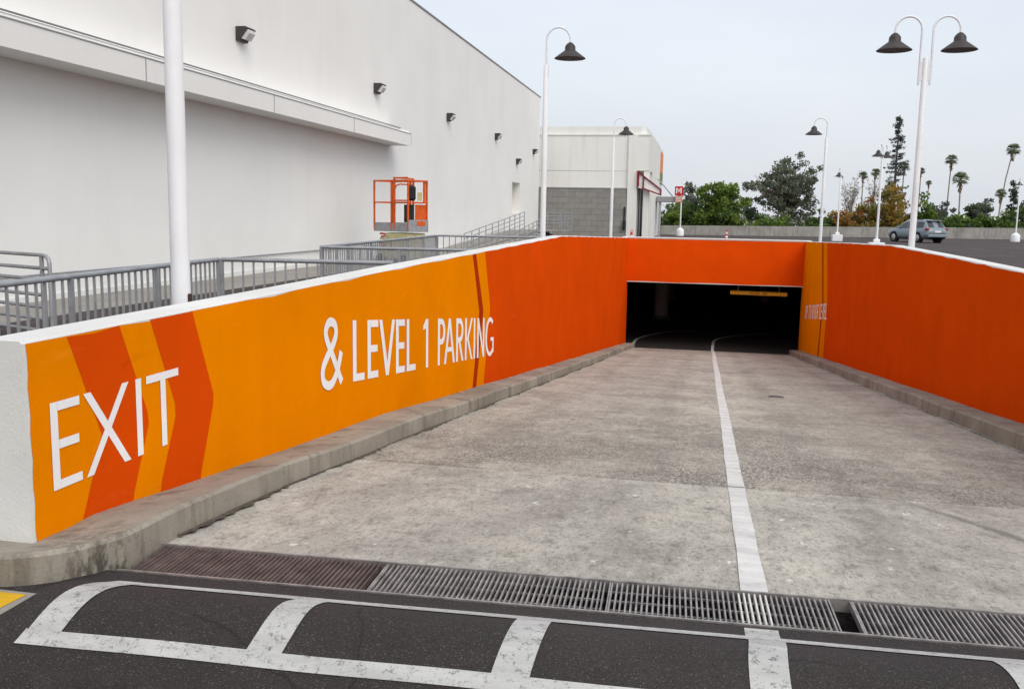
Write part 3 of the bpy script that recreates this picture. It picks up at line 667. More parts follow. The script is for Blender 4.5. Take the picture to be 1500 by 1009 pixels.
# ------------------------------------------------------------------ big white building
KX, X0 = -.0108, -11.03
fx = lambda y, o=0: X0+o+KX*y
bd = thing('store_building', 'large blank white stucco department store wall with long canopy', 'building', (fx(30), 30, 0))
m = MB(); ys = [-14, 55.25, 57.85, 64.7]; zs = [-.4, 1.6, 3.47, 9.47]
for i in range(3):
    for j in range(3):
        if i == 1 and j == 1: continue
        m.quad((fx(ys[i]), ys[i], zs[j]), (fx(ys[i+1]), ys[i+1], zs[j]), (fx(ys[i+1]), ys[i+1], zs[j+1]), (fx(ys[i]), ys[i], zs[j+1]))
for a_, b_ in (((ys[1], 1.6), (ys[2], 1.6)), ((ys[2], 1.6), (ys[2], 3.47)), ((ys[2], 3.47), (ys[1], 3.47)), ((ys[1], 3.47), (ys[1], 1.6))):
    m.quad((fx(a_[0]), a_[0], a_[1]), (fx(b_[0]), b_[0], b_[1]), (fx(b_[0], -.9), b_[0], b_[1]), (fx(a_[0], -.9), a_[0], a_[1]))
e1 = (fx(64.7), 64.7); e0 = (fx(-14), -14)
m.quad((*e1, -.4), (-45, 64.7, -.4), (-45, 64.7, 9.47), (*e1, 9.47)); m.quad((*e0, -.4), (-45, -14, -.4), (-45, -14, 9.47), (*e0, 9.47)); m.quad((-45, -14, -.4), (-45, 64.7, -.4), (-45, 64.7, 9.47), (-45, -14, 9.47))
m.quad((*e0, 9.47), (*e1, 9.47), (-45, 64.7, 9.47), (-45, -14, 9.47))
m.build('wall', M['white_wall'], bd)
m = MB(); m.prism([(fx(-14, .03), -14, 9.472), (fx(64.7, .03), 64.73, 9.472), (fx(64.7, -.3), 64.73, 9.472), (fx(-14, -.3), -14, 9.472)], (0, 0, .06)); m.build('coping', M['coping'], bd)
d = MB(); d.quad((fx(ys[1], -.9), ys[1], 1.6), (fx(ys[2], -.9), ys[2], 1.6), (fx(ys[2], -.9), ys[2], 3.47), (fx(ys[1], -.9), ys[1], 3.47)); d.build('door', plain('beige_door', (.50, .47, .40), .6), bd)
m = MB(); m.tube([(fx(y, .035), y, .42) for y in (4, 20, 36.5)], .016, 6); m.build('conduit', M['rail'], bd)
m = MB(); m.prism([(fx(4, .004), 4, -.03), (fx(64, .004), 64, -.03), (fx(64, .03), 64, -.03), (fx(4, .03), 4, -.03)], (0, 0, .10)); m.build('base_trim', M['off_white'], bd)
cn = MB(); CY = 32.6   # canopy core, then its fascia panels
def cprof(y): return [(fx(y, .002), y, 3.93), (fx(y, .77), y, 3.93), (fx(y, .77), y, 4.32), (fx(y, .70), y, 4.44), (fx(y, .002), y, 4.52)]
cn.prism(cprof(-14), Vector((fx(CY)-fx(-14), CY+14, 0))); canopy = cn.build('canopy', M['white_wall'], bd)
jy = [-14, -5.2, .2, 5.4, 10.75, 16.15, 21.55, 26.95, CY+.02]
for a_, b_ in zip(jy[:-1], jy[1:]):
    m = MB(); b_ -= .014
    m.prism([(fx(a_, .772), a_, 3.915), (fx(a_, .80), a_, 3.915), (fx(a_, .80), a_, 4.335), (fx(a_, .772), a_, 4.335)], (fx(b_)-fx(a_), b_-a_, 0)); m.build('fascia_panel', M['white_wall'], canopy, (0, 0, 0))
    m = MB(); m.prism([(fx(b_+.004, .796), b_-.012, 3.92), (fx(b_+.004, .8025), b_-.012, 3.92), (fx(b_+.004, .8025), b_-.012, 4.33), (fx(b_+.004, .796), b_-.012, 4.33)], (0, .036, 0)); m.build('joint_strip', M['grey_panel'], canopy, (0, 0, 0))
m = MB(); m.prism([(fx(-14, .70), -14, 4.455), (fx(-14, .745), -14, 4.455), (fx(-14, .745), -14, 4.475), (fx(-14, .70), -14, 4.475)], (fx(CY-1)-fx(-14), CY+13, 0)); m.build('flashing', M['coping'], canopy, (0, 0, 0))
m = MB(); m.prism([(fx(-14, .775), -14, 4.338), (fx(-14, .815), -14, 4.338), (fx(-14, .815), -14, 4.356), (fx(-14, .775), -14, 4.356)], (fx(CY)-fx(-14), CY+14, 0)); m.build('drip_edge', M['grey_panel'], canopy, (0, 0, 0))
for ch in canopy.children: ch.location = -bd.location
# wall packs
def wallpack(y, z, lab):
    t = thing('wall_light', lab, 'wall light', (fx(y), y, z), 0, 'bronze lights fixed to the white building')
    m = MB(); m.add([(0, -.21, -.16), (.10, -.21, -.16), (.13, -.21, -.10), (.32, -.21, .13), (.26, -.21, .17), (0, -.21, .17)]+[(p[0], .21, p[2]) for p in ((0, 0, -.16), (.10, 0, -.16), (.13, 0, -.10), (.32, 0, .13), (.26, 0, .17), (0, 0, .17))],
                    [(0, 1, 2, 3, 4, 5), (11, 10, 9, 8, 7, 6)]+[(i, i+6, (i+1) % 6+6, (i+1) % 6) for i in range(6)]); m.build('housing', M['lamp_dark'], t, (0, 0, 0))
    m = MB(); m.add([(.135, -.17, -.105), (.30, -.17, .115), (.33, -.15, .02), (.22, -.15, -.13), (.135, .17, -.105), (.30, .17, .115), (.33, .15, .02), (.22, .15, -.13)],
                    [(0, 1, 2, 3), (7, 6, 5, 4), (1, 5, 6, 2), (2, 6, 7, 3), (3, 7, 4, 0)]); m.build('lens', M['lens'], t, (0, 0, 0))
for y, z, lab in ((21.4, 5.72, 'bronze wall light over the canopy beside the white pole'), (31.1, 5.72, 'bronze wall light over the end of the canopy'), (40.5, 5.72, 'bronze wall light high above the orange scissor lift'),
                  (50.4, 5.70, 'bronze wall light just before the recessed door'), (62.2, 5.68, 'bronze wall light closest to the far corner of the white building'), (56.5, 4.72, 'bronze wall light set low above the recessed door')):
    wallpack(y, z, lab)

# ------------------------------------------------------------------ smaller building beyond
b2 = thing('shop_building', 'stained off white shop with grey block base and red awning', 'building', (-8, 66, 0))
Y2 = 66.3
m = MB()
# front wall with corner entrance recess, side wall, roof
m.quad((-14, Y2, -.4), (-5.05, Y2, -.4), (-5.05, Y2, 7.2), (-14, Y2, 7.2)); m.quad((-5.05, Y2, 4.7), (-4.25, Y2, 4.7), (-4.25, Y2, 7.2), (-5.05, Y2, 7.2))
m.quad((-4.25, Y2, 4.7), (-4.25, 70, 4.7), (-4.25, 70, 7.2), (-4.25, Y2, 7.2)); m.quad((-4.25, 70, -.4), (-4.25, 84, -.4), (-4.25, 84, 7.2), (-4.25, 70, 7.2))
m.quad((-5.05, Y2, -.4), (-5.05, 70, -.4), (-5.05, 70, 4.7), (-5.05, Y2, 4.7)); m.quad((-5.05, 70, -.4), (-4.25, 70, -.4), (-4.25, 70, 4.7), (-5.05, 70, 4.7)); m.quad((-5.05, Y2, 4.7), (-4.25, Y2, 4.7), (-4.25, 70, 4.7), (-5.05, 70, 4.7))
m.quad((-14, Y2, 7.2), (-4.25, Y2, 7.2), (-4.25, 84, 7.2), (-14, 84, 7.2)); m.quad((-14, 84, -.4), (-4.25, 84, -.4), (-4.25, 84, 7.2), (-14, 84, 7.2))
m.build('wall', M['off_white'], b2)
m = MB(); m.prism([(-14, Y2+.1, 7.2), (-4.9, Y2+.1, 7.2), (-4.55, Y2+.5, 7.2), (-4.55, 84, 7.2), (-14, 84, 7.2)], (0, 0, .5)); m.build('parapet', M['off_white'], b2)
m = MB(); m.box(-14, -4.2, Y2-.05, Y2+.02, 7.08, 7.19); m.build('ledge', M['off_white'], b2)
m = MB(); m.box(-14, -5.75, Y2-.12, Y2-.004, -.4, 3.42); blk = m.build('block_base', M['block'], b2)
m = MB(); m.box(-14, -5.74, Y2-.16, Y2-.003, 3.42, 3.50); m.build('block_cap', M['grey_beam'], b2)
m = MB(); m.box(-5.72, -5.08, Y2-.18, Y2-.006, -.4, 7.05); m.build('pilaster', M['off_white'], b2)
m = MB(); m.box(-4.62, -4.22, Y2+.05, Y2+.5, -.3, 4.69); m.build('pilaster', M['off_white'], b2)
for z in (4.66,):
    MB().box(-14, -5.76, Y2-.012, Y2-.002, z-.012, z+.012).build('joint', M['grey_panel'], b2)
m = MB(); m.box(-5.0, -4.66, Y2+.6, Y2+.66, .0, 3.9); sf = m.build('shopfront', M['glass'], b2)
for x in (-5.0, -4.86, -4.66): MB().box(x-.03, x+.03, Y2+.52, Y2+.6, 0, 3.9).build('mullion', M['grey_panel'], sf, (0, 0, 0)).location = -b2.location
aw = MB(); aw.prism([(-5.06, Y2-.25, 4.62), (-5.06, Y2-.25, 3.55), (-3.4, Y2-.25, 3.05), (-3.4, Y2-.25, 3.35)], (0, 1.6, 0)); awn = aw.build('awning', M['sign_white'], b2)
for a_, b_ in (((-5.08, 4.66), (-3.36, 3.38)), ((-3.4, 3.38), (-3.4, 3.02)), ((-4.7, 3.5), (-3.4, 3.05)), ((-4.98, 4.6), (-4.98, 3.6)), ((-4.62, 4.3), (-4.62, 3.5))):
    MB().bar((a_[0], Y2-.3, a_[1]), (b_[0], Y2-.3, b_[1]), .09 if a_[0] > -4.9 or a_[0] < -5.05 else .14).build('awning_trim', M['dark_red'], awn, (0, 0, 0)).location = -b2.location
m = MB(); m.box(-4.24, -4.18, 80.2, 83.2, 5.2, 6.9); m.build('orange_sign', M['sign_orange'], b2); m = MB(); m.box(-4.24, -4.17, 80.2, 83.2, 4.3, 5.18); m.build('green_sign', M['sign_green'], b2)
m = MB(); m.box(-5.95, -5.78, Y2-.35, Y2-.15, .6, 1.25); m.build('meter_box', M['black'], b2); MB().tube([(-5.87, Y2-.2, 1.25), (-5.87, Y2-.2, 2.2)], .05, 6).build('riser', M['black'], b2)
cnp = thing('entrance_canopy', 'flat grey entrance canopy on a post beside the shop', 'canopy', (-4.0, 76, 0))
MB().box(-4.2, -2.35, 75.2, 77.5, 2.72, 3.13, bev=.02).build('slab', M['grey_beam'], cnp); MB().box(-4.02, -3.82, 75.4, 75.7, 0, 2.715).build('post', M['grey_panel'], cnp)
MB().tube([(-4.2, 76, 4.55), (-2.94, 76, 3.14)], .05, 8).build('tie_rod', M['rail'], cnp)
sg = thing('red_sign', 'square red sign with white lettering above a small pale sign', 'sign', (-2.45, 75.1, 2.7))
MB().box(-2.78, -2.14, 75.02, 75.1, 3.22, 3.93, bev=.015).build('red_panel', M['red'], sg)
for x in (-2.64, -2.30): MB().box(x-.045, x+.045, 75.012, 75.019, 3.38, 3.80).build('white_mark', M['sign_white'], sg)
for a_, b_ in ((-2.58, -2.47), (-2.36, -2.47)): MB().bar((a_, 75.008, 3.77), (b_, 75.008, 3.46), .06).build('white_mark', M['sign_white'], sg)
MB().box(-2.74, -2.18, 75.03, 75.1, 2.68, 3.19, bev=.012).build('pale_panel', M['sign_pale'], sg)
for z in (2.82, 2.96, 3.08): MB().box(-2.66, -2.28, 75.022, 75.028, z-.02, z+.02).build('white_mark', M['sign_white'], sg)
MB().box(-2.50, -2.40, 75.1, 75.3, 2.9, 3.4).build('bracket', M['rail'], sg)

# ------------------------------------------------------------------ far parapet, low pale building
pp = thing('parapet_wall', 'low grey concrete parapet along the far edge of the car park', 'wall', (0, pary(0), 0))
def parapet_piece(xa, xb):
    m = MB(); za, zb_ = .80+.0085*(xa+4), .80+.0085*(xb+4)
    ya, yb = pary(xa), pary(xb)
    m.add([(xa, ya, -4.4), (xb, yb, -4.4), (xb, yb+.3, -4.4), (xa, ya+.3, -4.4), (xa, ya, za), (xb, yb, zb_), (xb, yb+.3, zb_), (xa, ya+.3, za)], ((3, 2, 1, 0), (4, 5, 6, 7), (0, 1, 5, 4), (1, 2, 6, 5), (2, 3, 7, 6), (3, 0, 4, 7)))
    return m.build('panel', M['parapet'], pp)
x = -4.2
while x < 60: parapet_piece(x, x+2.98); x += 3.0
fb = thing('low_building', 'long low pale building seen between the trees beyond the parapet', 'building', (5, 190, -4.5))
MB().box(-12, 18, 190, 200, -4.5, 1.5).build('wall', M['far_wall'], fb); MB().box(-12.4, 18.4, 189.6, 200.4, 1.505, 2.0).build('roof', M['grey_panel'], fb)
for i in range(9): MB().box(-11+3.2*i, -9.4+3.2*i, 189.94, 189.99, -.6, .7).build('window', M['glass'], fb)

# ------------------------------------------------------------------ lamp posts
def goose(ang):
    c_, s_ = math.cos(ang), math.sin(ang); pts = [(0, 0, 4.5), (0, 0, 4.95)]
    pts += [(c_*(.235-.235*math.cos(R(a_))), s_*(.235-.235*math.cos(R(a_))), 5.06+.24*math.sin(R(a_))) for a_ in range(0, 181, 15)]
    return pts+[(c_*.47, s_*.47, 4.98)]
HEAD = [(.025, .30), (.05, .285), (.085, .25), (.105, .215), (.108, .15), (.12, .135), (.31, -.005), (.315, -.015)]
HEAD_IN = [(.312, -.014), (.105, .12), (.0, .13)]
def lamp(x, y, lab, ang, double=False, ped=None, s=1.0, box=False):
    t = thing('street_lamp', lab, 'lamp post', (x, y, 0), 0, 'white gooseneck lamp posts'); t.scale = (s, s, s)
    z0 = .02
    if ped:
        m = MB()
        if ped == 'round': m.lathe([(.36, 0), (.36, .52), (.30, .60), (.12, .74)], 18)
        else: m.box(-.36, .36, -.36, .36, 0, .48, bev=.03); m.box(-.15, .15, -.15, .15, .482, .66, bev=.04)
        m.build('pedestal', M['pole'], t, (0, 0, 0)); z0 = .6
    MB().lathe([(.062, z0), (.058, 2.0), (.052, 4.55), (.046, 4.56)], 16).build('pole', M['pole'], t, (0, 0, 0))
    if not ped: MB().lathe([(.15, .0), (.15, .02), (.10, .06), (.064, .09)], 16).build('base_plate', M['pole'], t, (0, 0, 0))
    angs = [ang, ang+math.pi] if double else [ang]
    for a_ in angs:
        c_, s_ = math.cos(a_), math.sin(a_); sh = .10 if double else 0
        n = MB(); pts = [(p[0]+c_*sh, p[1]+s_*sh, p[2]-(.42 if double and i == 0 else 0)) for i, p in enumerate(goose(a_))]
        n.tube(pts, .021, 8).build('gooseneck', M['pole'], t, (0, 0, 0))
        if double: MB().box(-.02, .02, -.02, .02, 4.15, 4.5).build('clamp', M['pole'], t, (0, 0, 0)).location = (c_*.07, s_*.07, 0)
        hd = MB().lathe(HEAD, 24).build('lamp_shade', M['lamp_dark'], t, (0, 0, 0)); hd.location = (c_*(.47+sh), s_*(.47+sh), 4.71)
        MB().lathe(HEAD_IN, 24).build('reflector', M['lamp_in'], hd, (0, 0, 0)); MB().lathe([(.0, -.02), (.05, .0), (.055, .07), (.03, .12)], 12).build('bulb', M['lens'], hd, (0, 0, 0))
    return t
L1 = lamp(-3.30, 5.42, 'tall white lamp post rising right behind the EXIT lettering', R(0))
m = MB(); m.box(.050, .072, -.018, .018, .97, 1.055, bev=.006); m.build('hand_hole_cover', plain('rusty_cover', (.05, .03, .02), .8), L1, (0, 0, 0))
lamp(-3.36, 19.1, 'white lamp post with one bell shade at the kink of the lettered wall', R(10))
lamp(3.75, 18.9, 'white lamp post with twin bell shades behind the plain orange wall', R(4), True)
lamp(-3.78, 36.9, 'white lamp post with bell shade in front of the stained shop', R(12))
lamp(4.10, 37.0, 'white lamp post with bell shade just behind the UP TO ROOF LEVEL lettering', R(185))
lamp(-2.4, 80, 'thin white lamp post on round pedestal beside the red sign', R(20), False, 'round', .90)
lamp(9.2, 72.5, 'white lamp post on square pedestal before the bare twiggy trees', R(100), False, 'square')
lamp(8.25, 50, 'white lamp post with paired shades left of the parked car', R(60), True, 'square')
lamp(25.2, 86, 'white lamp post on round pedestal right of the car near the cypress', R(80), False, 'round')

# ------------------------------------------------------------------ railings
def railing(name, label, A, B, h=1.05, z0=0, gap=.115, post=1.35, grp='galvanised picket railings'):
    A = Vector((*A, z0)); B = Vector((*B, z0)); d = B-A; L = d.length; t = thing(name, label, 'railing', A, math.atan2(d.y, d.x), grp)
    MB().tube([(0, 0, h), (L, 0, h)], .024, 8).build('top_rail', M['rail'], t, (0, 0, 0)); MB().bar((0, 0, .1), (L, 0, .1), .032).build('bottom_rail', M['rail'], t, (0, 0, 0))
    pm = MB().bar((0, 0, .115), (0, 0, h-.015), .017).mesh('picket', M['rail']); po = MB().box(-.018, .018, -.018, .018, 0, h-.01).mesh('post', M['rail'])
    np_ = max(1, round(L/post)); n = max(2, round(L/gap))
    for i in range(np_+1): link('post', po, t, (L*i/np_, 0, 0))
    for i in range(1, n):
        x_ = L*i/n
        if min(abs(x_-L*k_/np_) for k_ in range(np_+1)) > .05: link('picket', pm, t, (x_, 0, 0))
    return t
railing('railing', 'galvanised picket railing running alongside behind the EXIT lettering', (-4.55, 3.6), (-5.20, 9.29))
railing('railing', 'short galvanised picket railing meeting the wall behind LEVEL', (-5.17, 9.31), (-3.30, 9.56))
railing('railing', 'galvanised picket railing meeting the wall before the scissor lift', (-5.69, 13.2), (-3.30, 13.42), gap=.12)
railing('railing', 'long galvanised picket railing receding towards the scissor lift', (-5.72, 13.26), (-6.32, 21.4))
railing('railing', 'galvanised picket railing closing the far end of the rail enclosure', (-6.30, 21.45), (-3.45, 21.7), gap=.14)
def pipe_rail(label, A, B, zs, nposts, zg0, zg1, loop=True, r=.022):
    t = thing('handrail', label, 'handrail', (A[0], A[1], zg0), 0, 'grey pipe handrails')
    A2, B2 = Vector(A), Vector(B)
    def rail(k, z):
        return MB().tube([(A2.x, A2.y, A2.z+z), (B2.x, B2.y, B2.z+z)], r, 8).build('bar', M['rail'], t)
    for k, z in enumerate(zs): rail(k, z)
    for i in range(nposts):
        f_ = i/(nposts-1); p = A2.lerp(B2, f_); MB().tube([(p.x, p.y, zg0+(zg1-zg0)*f_), (p.x, p.y, p.z+max(zs))], r*1.1, 8).build('post', M['rail'], t)
    return t
hr = pipe_rail('rounded grey pipe handrail with many bars near the white building', (-11.0, 10.8, 1.03), (-7.5, 9.43, 1.03), (0, -.15, -.28, -.46, -.60, -.74, -.88), 3, 0, 0)
MB().tube([(-7.5, 9.43, 1.03), (-7.42, 9.40, 1.022), (-7.37, 9.38, .99), (-7.355, 9.374, .93), (-7.355, 9.374, .02)], .024, 8).build('end_post', M['rail'], hr)
MB().tube([(-7.5, 9.43, .88), (-7.36, 9.376, .88)], .022, 8).build('bar', M['rail'], hr); MB().tube([(-7.5, 9.43, .75), (-7.36, 9.376, .75)], .022, 8).build('bar', M['rail'], hr)
rb = thing('access_ramp', 'pale concrete access ramp rising to the recessed door', 'ramp', (-10.6, 45, 0))
m = MB(); m.add([(-11.4, 38, -.02), (-9.95, 38, -.02), (-9.95, 53, .60), (-11.55, 53, .60), (-9.95, 60, .60), (-11.6, 60, .60), (-9.95, 60, -.1), (-9.95, 38, -.1), (-9.95, 53, -.1)], ((0, 1, 2, 3), (3, 2, 4, 5), (7, 8, 2, 1), (8, 6, 4, 2))); m.build('ramp_body', M['walk'], rb)
m = MB(); m.add([(-9.9, 38, -.02), (-8.4, 38, -.02), (-8.4, 57, .0), (-9.9, 57, .55), (-8.4, 58, .55)], ((0, 1, 2, 3),)); m.build('lower_run', M['walk'], rb)
m = MB(); m.box(-11.6, -8.5, 54.9, 59, .605, .62); m.build('landing', M['walk'], rb)
pipe_rail('sloping pipe handrail climbing along the white wall to the door', (-10.3, 39.1, .70), (-10.3, 52.5, 1.70), (0, -.22, -.44, -.66), 11, 0, .6)
pipe_rail('sloping pipe handrail nearer the wall kink, climbing to the landing', (-8.9, 42, .62), (-9.3, 54.4, 1.55), (0, -.22, -.44, -.66), 10, 0, .55)
pipe_rail('level pipe handrail across the landing before the grey block base', (-9.75, 54.8, 1.68), (-8.62, 54.8, 1.68), (0, -.2, -.4, -.6, -.8), 4, .62, .62)
pipe_rail('level pipe handrail on the return of the landing', (-8.55, 54.85, 1.68), (-8.55, 59.0, 1.68), (0, -.2, -.4, -.6, -.8), 4, .62, .62)

# ------------------------------------------------------------------ scissor lift
def box_part(t, name, mat, *b, bev=0): return MB().box(*b, bev=bev).build(name, mat, t, (0, 0, 0))
sl_ = thing('scissor_lift', 'orange scissor lift with grey platform parked at the white wall', 'scissor lift', (-8.56, 28.0, -.05), R(152))
# local x runs from the control end (0) to the open end; y from the near face
LX, LY = 1.55, .80
box_part(sl_, 'chassis', M['lift_cream'], .05, LX-.05, .06, LY-.06, .18, .52, bev=.03)
for x in (.28, LX-.28):
    for y in (.03, LY-.03):
        wv = MB(); wv.tube([(x, y-.05, .17), (x, y+.05, .17)], .17, 16); wv.build('wheel', M['tyre'], sl_, (0, 0, 0))
for k in range(3):
    for y in (.14, LY-.18):
        for s_ in (0, 1):
            a_, b_ = (.15, LX-.15) if s_ else (LX-.15, .15); MB().bar((a_, y+.05*s_, .56+.15*k), (b_, y+.05*s_, .66+.15*k), .055).build('scissor_arm', M['lift_cream'] if k % 2 else M['lift_orange'], sl_, (0, 0, 0))
box_part(sl_, 'battery_tray', M['lift_cream'], .05, 1.05, .02, LY-.02, .53, .99, bev=.02)
box_part(sl_, 'platform', M['lift_grey'], 0, LX, 0, LY, 1.03, 1.10)
for b in ((0, LX, -.012, .0), (0, LX, LY, LY+.012), (-.012, 0, 0, LY), (LX, LX+.012, 0, LY)): box_part(sl_, 'toe_board', M['lift_grey'], *b, 1.03, 1.30)
box_part(sl_, 'end_plate', M['lift_grey'], -.03, -.014, -.02, LY+.02, 1.03, 1.40); box_part(sl_, 'orange_badge', M['lift_orange'], -.036, -.031, .12, .48, 1.22, 1.36)
for x in (.02, .75, LX-.02):
    for y in (.0, LY): MB().bar((x, y, 1.10), (x, y, 2.58), .045).build('guard_post', M['lift_orange'], sl_, (0, 0, 0))
for y in (0, LY):
    for z in (2.58, 1.92): MB().bar((0, y, z), (LX, y, z), .045).build('guard_rail', M['lift_orange'], sl_, (0, 0, 0))
for x in (0.0, LX):
    for z in (2.58, 1.92): MB().bar((x, 0, z), (x, LY, z), .045).build('guard_rail', M['lift_orange'], sl_, (0, 0, 0))
for y_ in (0, LY): MB().bar((.62, y_, 1.10), (.62, y_, 2.66), .05).build('guard_post', M['lift_orange'], sl_, (0, 0, 0))
for z_ in (2.66, 1.98): MB().bar((0.0, LY+.03, z_), (.62, LY+.03, z_), .045).build('guard_rail', M['lift_orange'], sl_, (0, 0, 0))
MB().bar((.62, 0, 2.66), (.62, LY, 2.66), .045).build('guard_rail', M['lift_orange'], sl_, (0, 0, 0))
MB().tube([(1.45, .02, 1.3), (1.45, .02, 2.3), (1.38, .02, 2.46), (1.2, .02, 2.5), (.6, .02, 2.48)], .022, 8).build('gate_loop', M['lift_orange'], sl_, (0, 0, 0))
box_part(sl_, 'control_box', M['black'], .14, .34, .30, .58, 1.98, 2.44, bev=.06); box_part(sl_, 'side_panel', M['lift_orange'], .03, .06, .02, .46, 1.32, 1.86); box_part(sl_, 'charger', M['black'], .06, .3, .50, .72, 1.32, 1.86, bev=.02)
box_part(sl_, 'manual_box', M['lift_orange'], .02, .06, .05, .13, 1.92, 2.56); box_part(sl_, 'load_plate', M['lift_cream'], .10, .12, .14, .30, 1.98, 2.24)

# ------------------------------------------------------------------ traffic cones
def cone(x, y, lab, s=1):
    t = thing('traffic_cone', lab, 'cone', (x, y, 0), 0, 'red and white traffic cones'); t.scale = (s, s, s)
    box_part(t, 'base', M['black'], -.2, .2, -.2, .2, 0, .04, bev=.015)
    z = .04
    for i in range(5):
        r0_ = .14-.018*i; MB().lathe([(r0_, z), (r0_-.018, z+.16)], 16).build('band', M['cone_red' if i % 2 == 0 else 'sign_white'], t, (0, 0, 0)); z += .16
    MB().tube([(-.06, 0, .84), (-.06, 0, .92), (.06, 0, .92), (.06, 0, .84)], .015, 6).build('handle', M['cone_red'], t, (0, 0, 0))
cone(-3.62, 45, 'red and white banded cone in front of the stained shop'); cone(1.2, 68, 'small red and white cone standing before the far parapet', .85)

# ------------------------------------------------------------------ parked car
car = thing('parked_car', 'blue grey five door sport utility car parked before the parapet', 'car', (15.25, 75.5, 0), math.pi-R(64))
ST = [(-2.36, .50, .84, .62), (-2.31, .38, 1.00, .80), (-2.12, .31, 1.08, .90), (-1.75, .26, 1.09, .92), (-.8, .24, 1.05, .925), (.3, .24, 1.01, .925), (1.0, .24, 1.0, .92), (1.35, .25, 1.01, .91), (1.75, .26, .95, .90), (2.1, .30, .85, .85), (2.28, .36, .74, .74), (2.35, .44, .64, .58)]
def loft(st, sect, m, mi=0):
    rows = [sect(*s_) for s_ in st]; n = len(rows[0]); vs = [p for r_ in rows for p in r_]
    fs = [(i*n+k, i*n+k+1, i*n+n+k+1, i*n+n+k) for i in range(len(rows)-1) for k in range(n-1)]
    m.add(vs, fs, mi, True); m.add(rows[0], (tuple(range(n)),), mi); m.add(rows[-1], (tuple(range(n-1, -1, -1)),), mi)
def sec(x, zb_, zt_, hw):
    h = [(hw*.86, zb_), (hw*.97, zb_+.10), (hw, zb_+.28), (hw*.985, (zb_+zt_)/2+.14), (hw*.93, zt_-.02), (hw*.86, zt_+.01), (hw*.4, zt_+.035)]
    return [(x, -a_, b_) for a_, b_ in h]+[(x, a_, b_) for a_, b_ in h[::-1]]
m = MB(); loft(ST, sec, m); m.build('body', M['car'], car, (0, 0, 0))
m = MB(); loft([(x, zb_-.02, zb_+.22, hw+.006) for x, zb_, zt_, hw in ST], sec, m); m.build('lower_trim', M['car_dark'], car, (0, 0, 0))
CB = [(-2.20, 1.06, .80, 1.09, .78), (-1.80, 1.07, .85, 1.58, .64), (-1.6, 1.07, .86, 1.645, .645), (-.7, 1.04, .865, 1.69, .665), (.1, 1.01, .865, 1.67, .66), (.45, 1.0, .86, 1.59, .63), (1.38, .99, .80, 1.01, .76)]
cabv = lambda x: [float(np.interp(x, [c_[0] for c_ in CB], [c_[k] for c_ in CB])) for k in range(1, 5)]
m = MB(); loft(CB, lambda x, zb_, hb, zr, hr_: [(x, -hb, zb_), (x, -(hb*.25+hr_*.75), zb_+(zr-zb_)*.8), (x, -hr_*.93, zr), (x, 0, zr+.025), (x, hr_*.93, zr), (x, (hb*.25+hr_*.75), zb_+(zr-zb_)*.8), (x, hb, zb_)], m); m.build('cabin', M['car'], car, (0, 0, 0))
def side_pt(x, v, s_):
    zb_, hb, zr, hr_ = cabv(x); return (x, s_*(hb+(hb*.25+hr_*.75-hb)*min(v/.8, 1)+.008), zb_+(zr-zb_)*v)
for s_ in (-1, 1):
    for xa, xb in ((.98, .02), (-.06, -.98), (-1.06, -1.78)):
        m = MB(); n = 5
        for i in range(n):
            x0_, x1_ = xa+(xb-xa)*i/n, xa+(xb-xa)*(i+1)/n; m.quad(side_pt(x0_, .06, s_), side_pt(x1_, .06, s_), side_pt(x1_, .79, s_), side_pt(x0_, .79, s_))
        m.build('side_window', M['glass'], car, (0, 0, 0))
    MB().box(.86, 1.02, s_*.98-.09, s_*.98+.09, 1.02, 1.16, bev=.03).build('wing_mirror', M['car'], car, (0, 0, 0))
    MB().box(-2.33, -2.05, s_*.80-.12, s_*.80+.12, .93, 1.08, bev=.03).build('tail_light', M['tail'], car, (0, 0, 0))
    MB().box(2.05, 2.28, s_*.66-.13, s_*.66+.13, .66, .78, bev=.03).build('headlight', M['lens'], car, (0, 0, 0))
    MB().bar((-1.5, s_*.60, 1.70), (.05, s_*.60, 1.71), .03).build('roof_rail', M['car_dark'], car, (0, 0, 0))
    for x in (-1.33, 1.40):
        ar = MB(); ar.tube([(x, s_*.70, .37), (x, s_*.934, .37)], .43, 22); ar.build('wheel_arch', M['black'], car, (0, 0, 0))
        wh = MB(); wh.tube([(x, s_*.72, .355), (x, s_*.945, .355)], .355, 22); wheel = wh.build('wheel', M['tyre'], car, (0, 0, 0))
        rm = MB(); rm.lathe([(.235, 0), (.22, .012), (.06, .02), (0, .022)], 20); o = rm.build('rim', M['rim'], wheel, (0, 0, 0)); o.rotation_euler = (-s_*math.pi/2, 0, 0); o.location = (x, s_*.947, .355)
        for k_ in range(5):
            an = 2*math.pi*k_/5+.3; MB().lathe([(.038, 0), (.034, .004)], 8, (.14*math.cos(an), .14*math.sin(an), .017)).build('spoke_gap', M['black'], wheel, (0, 0, 0)).matrix_local = o.matrix_local
for o in [c_ for c_ in bpy.data.objects if c_.name.startswith('spoke_gap')]:
    rim_ = [c_ for c_ in o.parent.children if c_.name.startswith('rim')][0]; o.rotation_euler = rim_.rotation_euler; o.location = rim_.location
rg = MB(); rg.quad((-2.175, -.66, 1.14), (-2.175, .66, 1.14), (-1.83, .56, 1.56), (-1.83, -.56, 1.56)); rg.build('rear_window', M['glass'], car, (0, 0, 0))
rs = MB(); rs.box(-1.98, -1.55, -.6, .6, 1.60, 1.655, bev=.02); rs.build('roof_spoiler', M['car'], car, (0, 0, 0))
ws = MB(); ws.quad((1.33, -.70, 1.06), (1.33, .70, 1.06), (.53, .58, 1.565), (.53, -.58, 1.565)); ws.build('windscreen', M['glass'], car, (0, 0, 0))
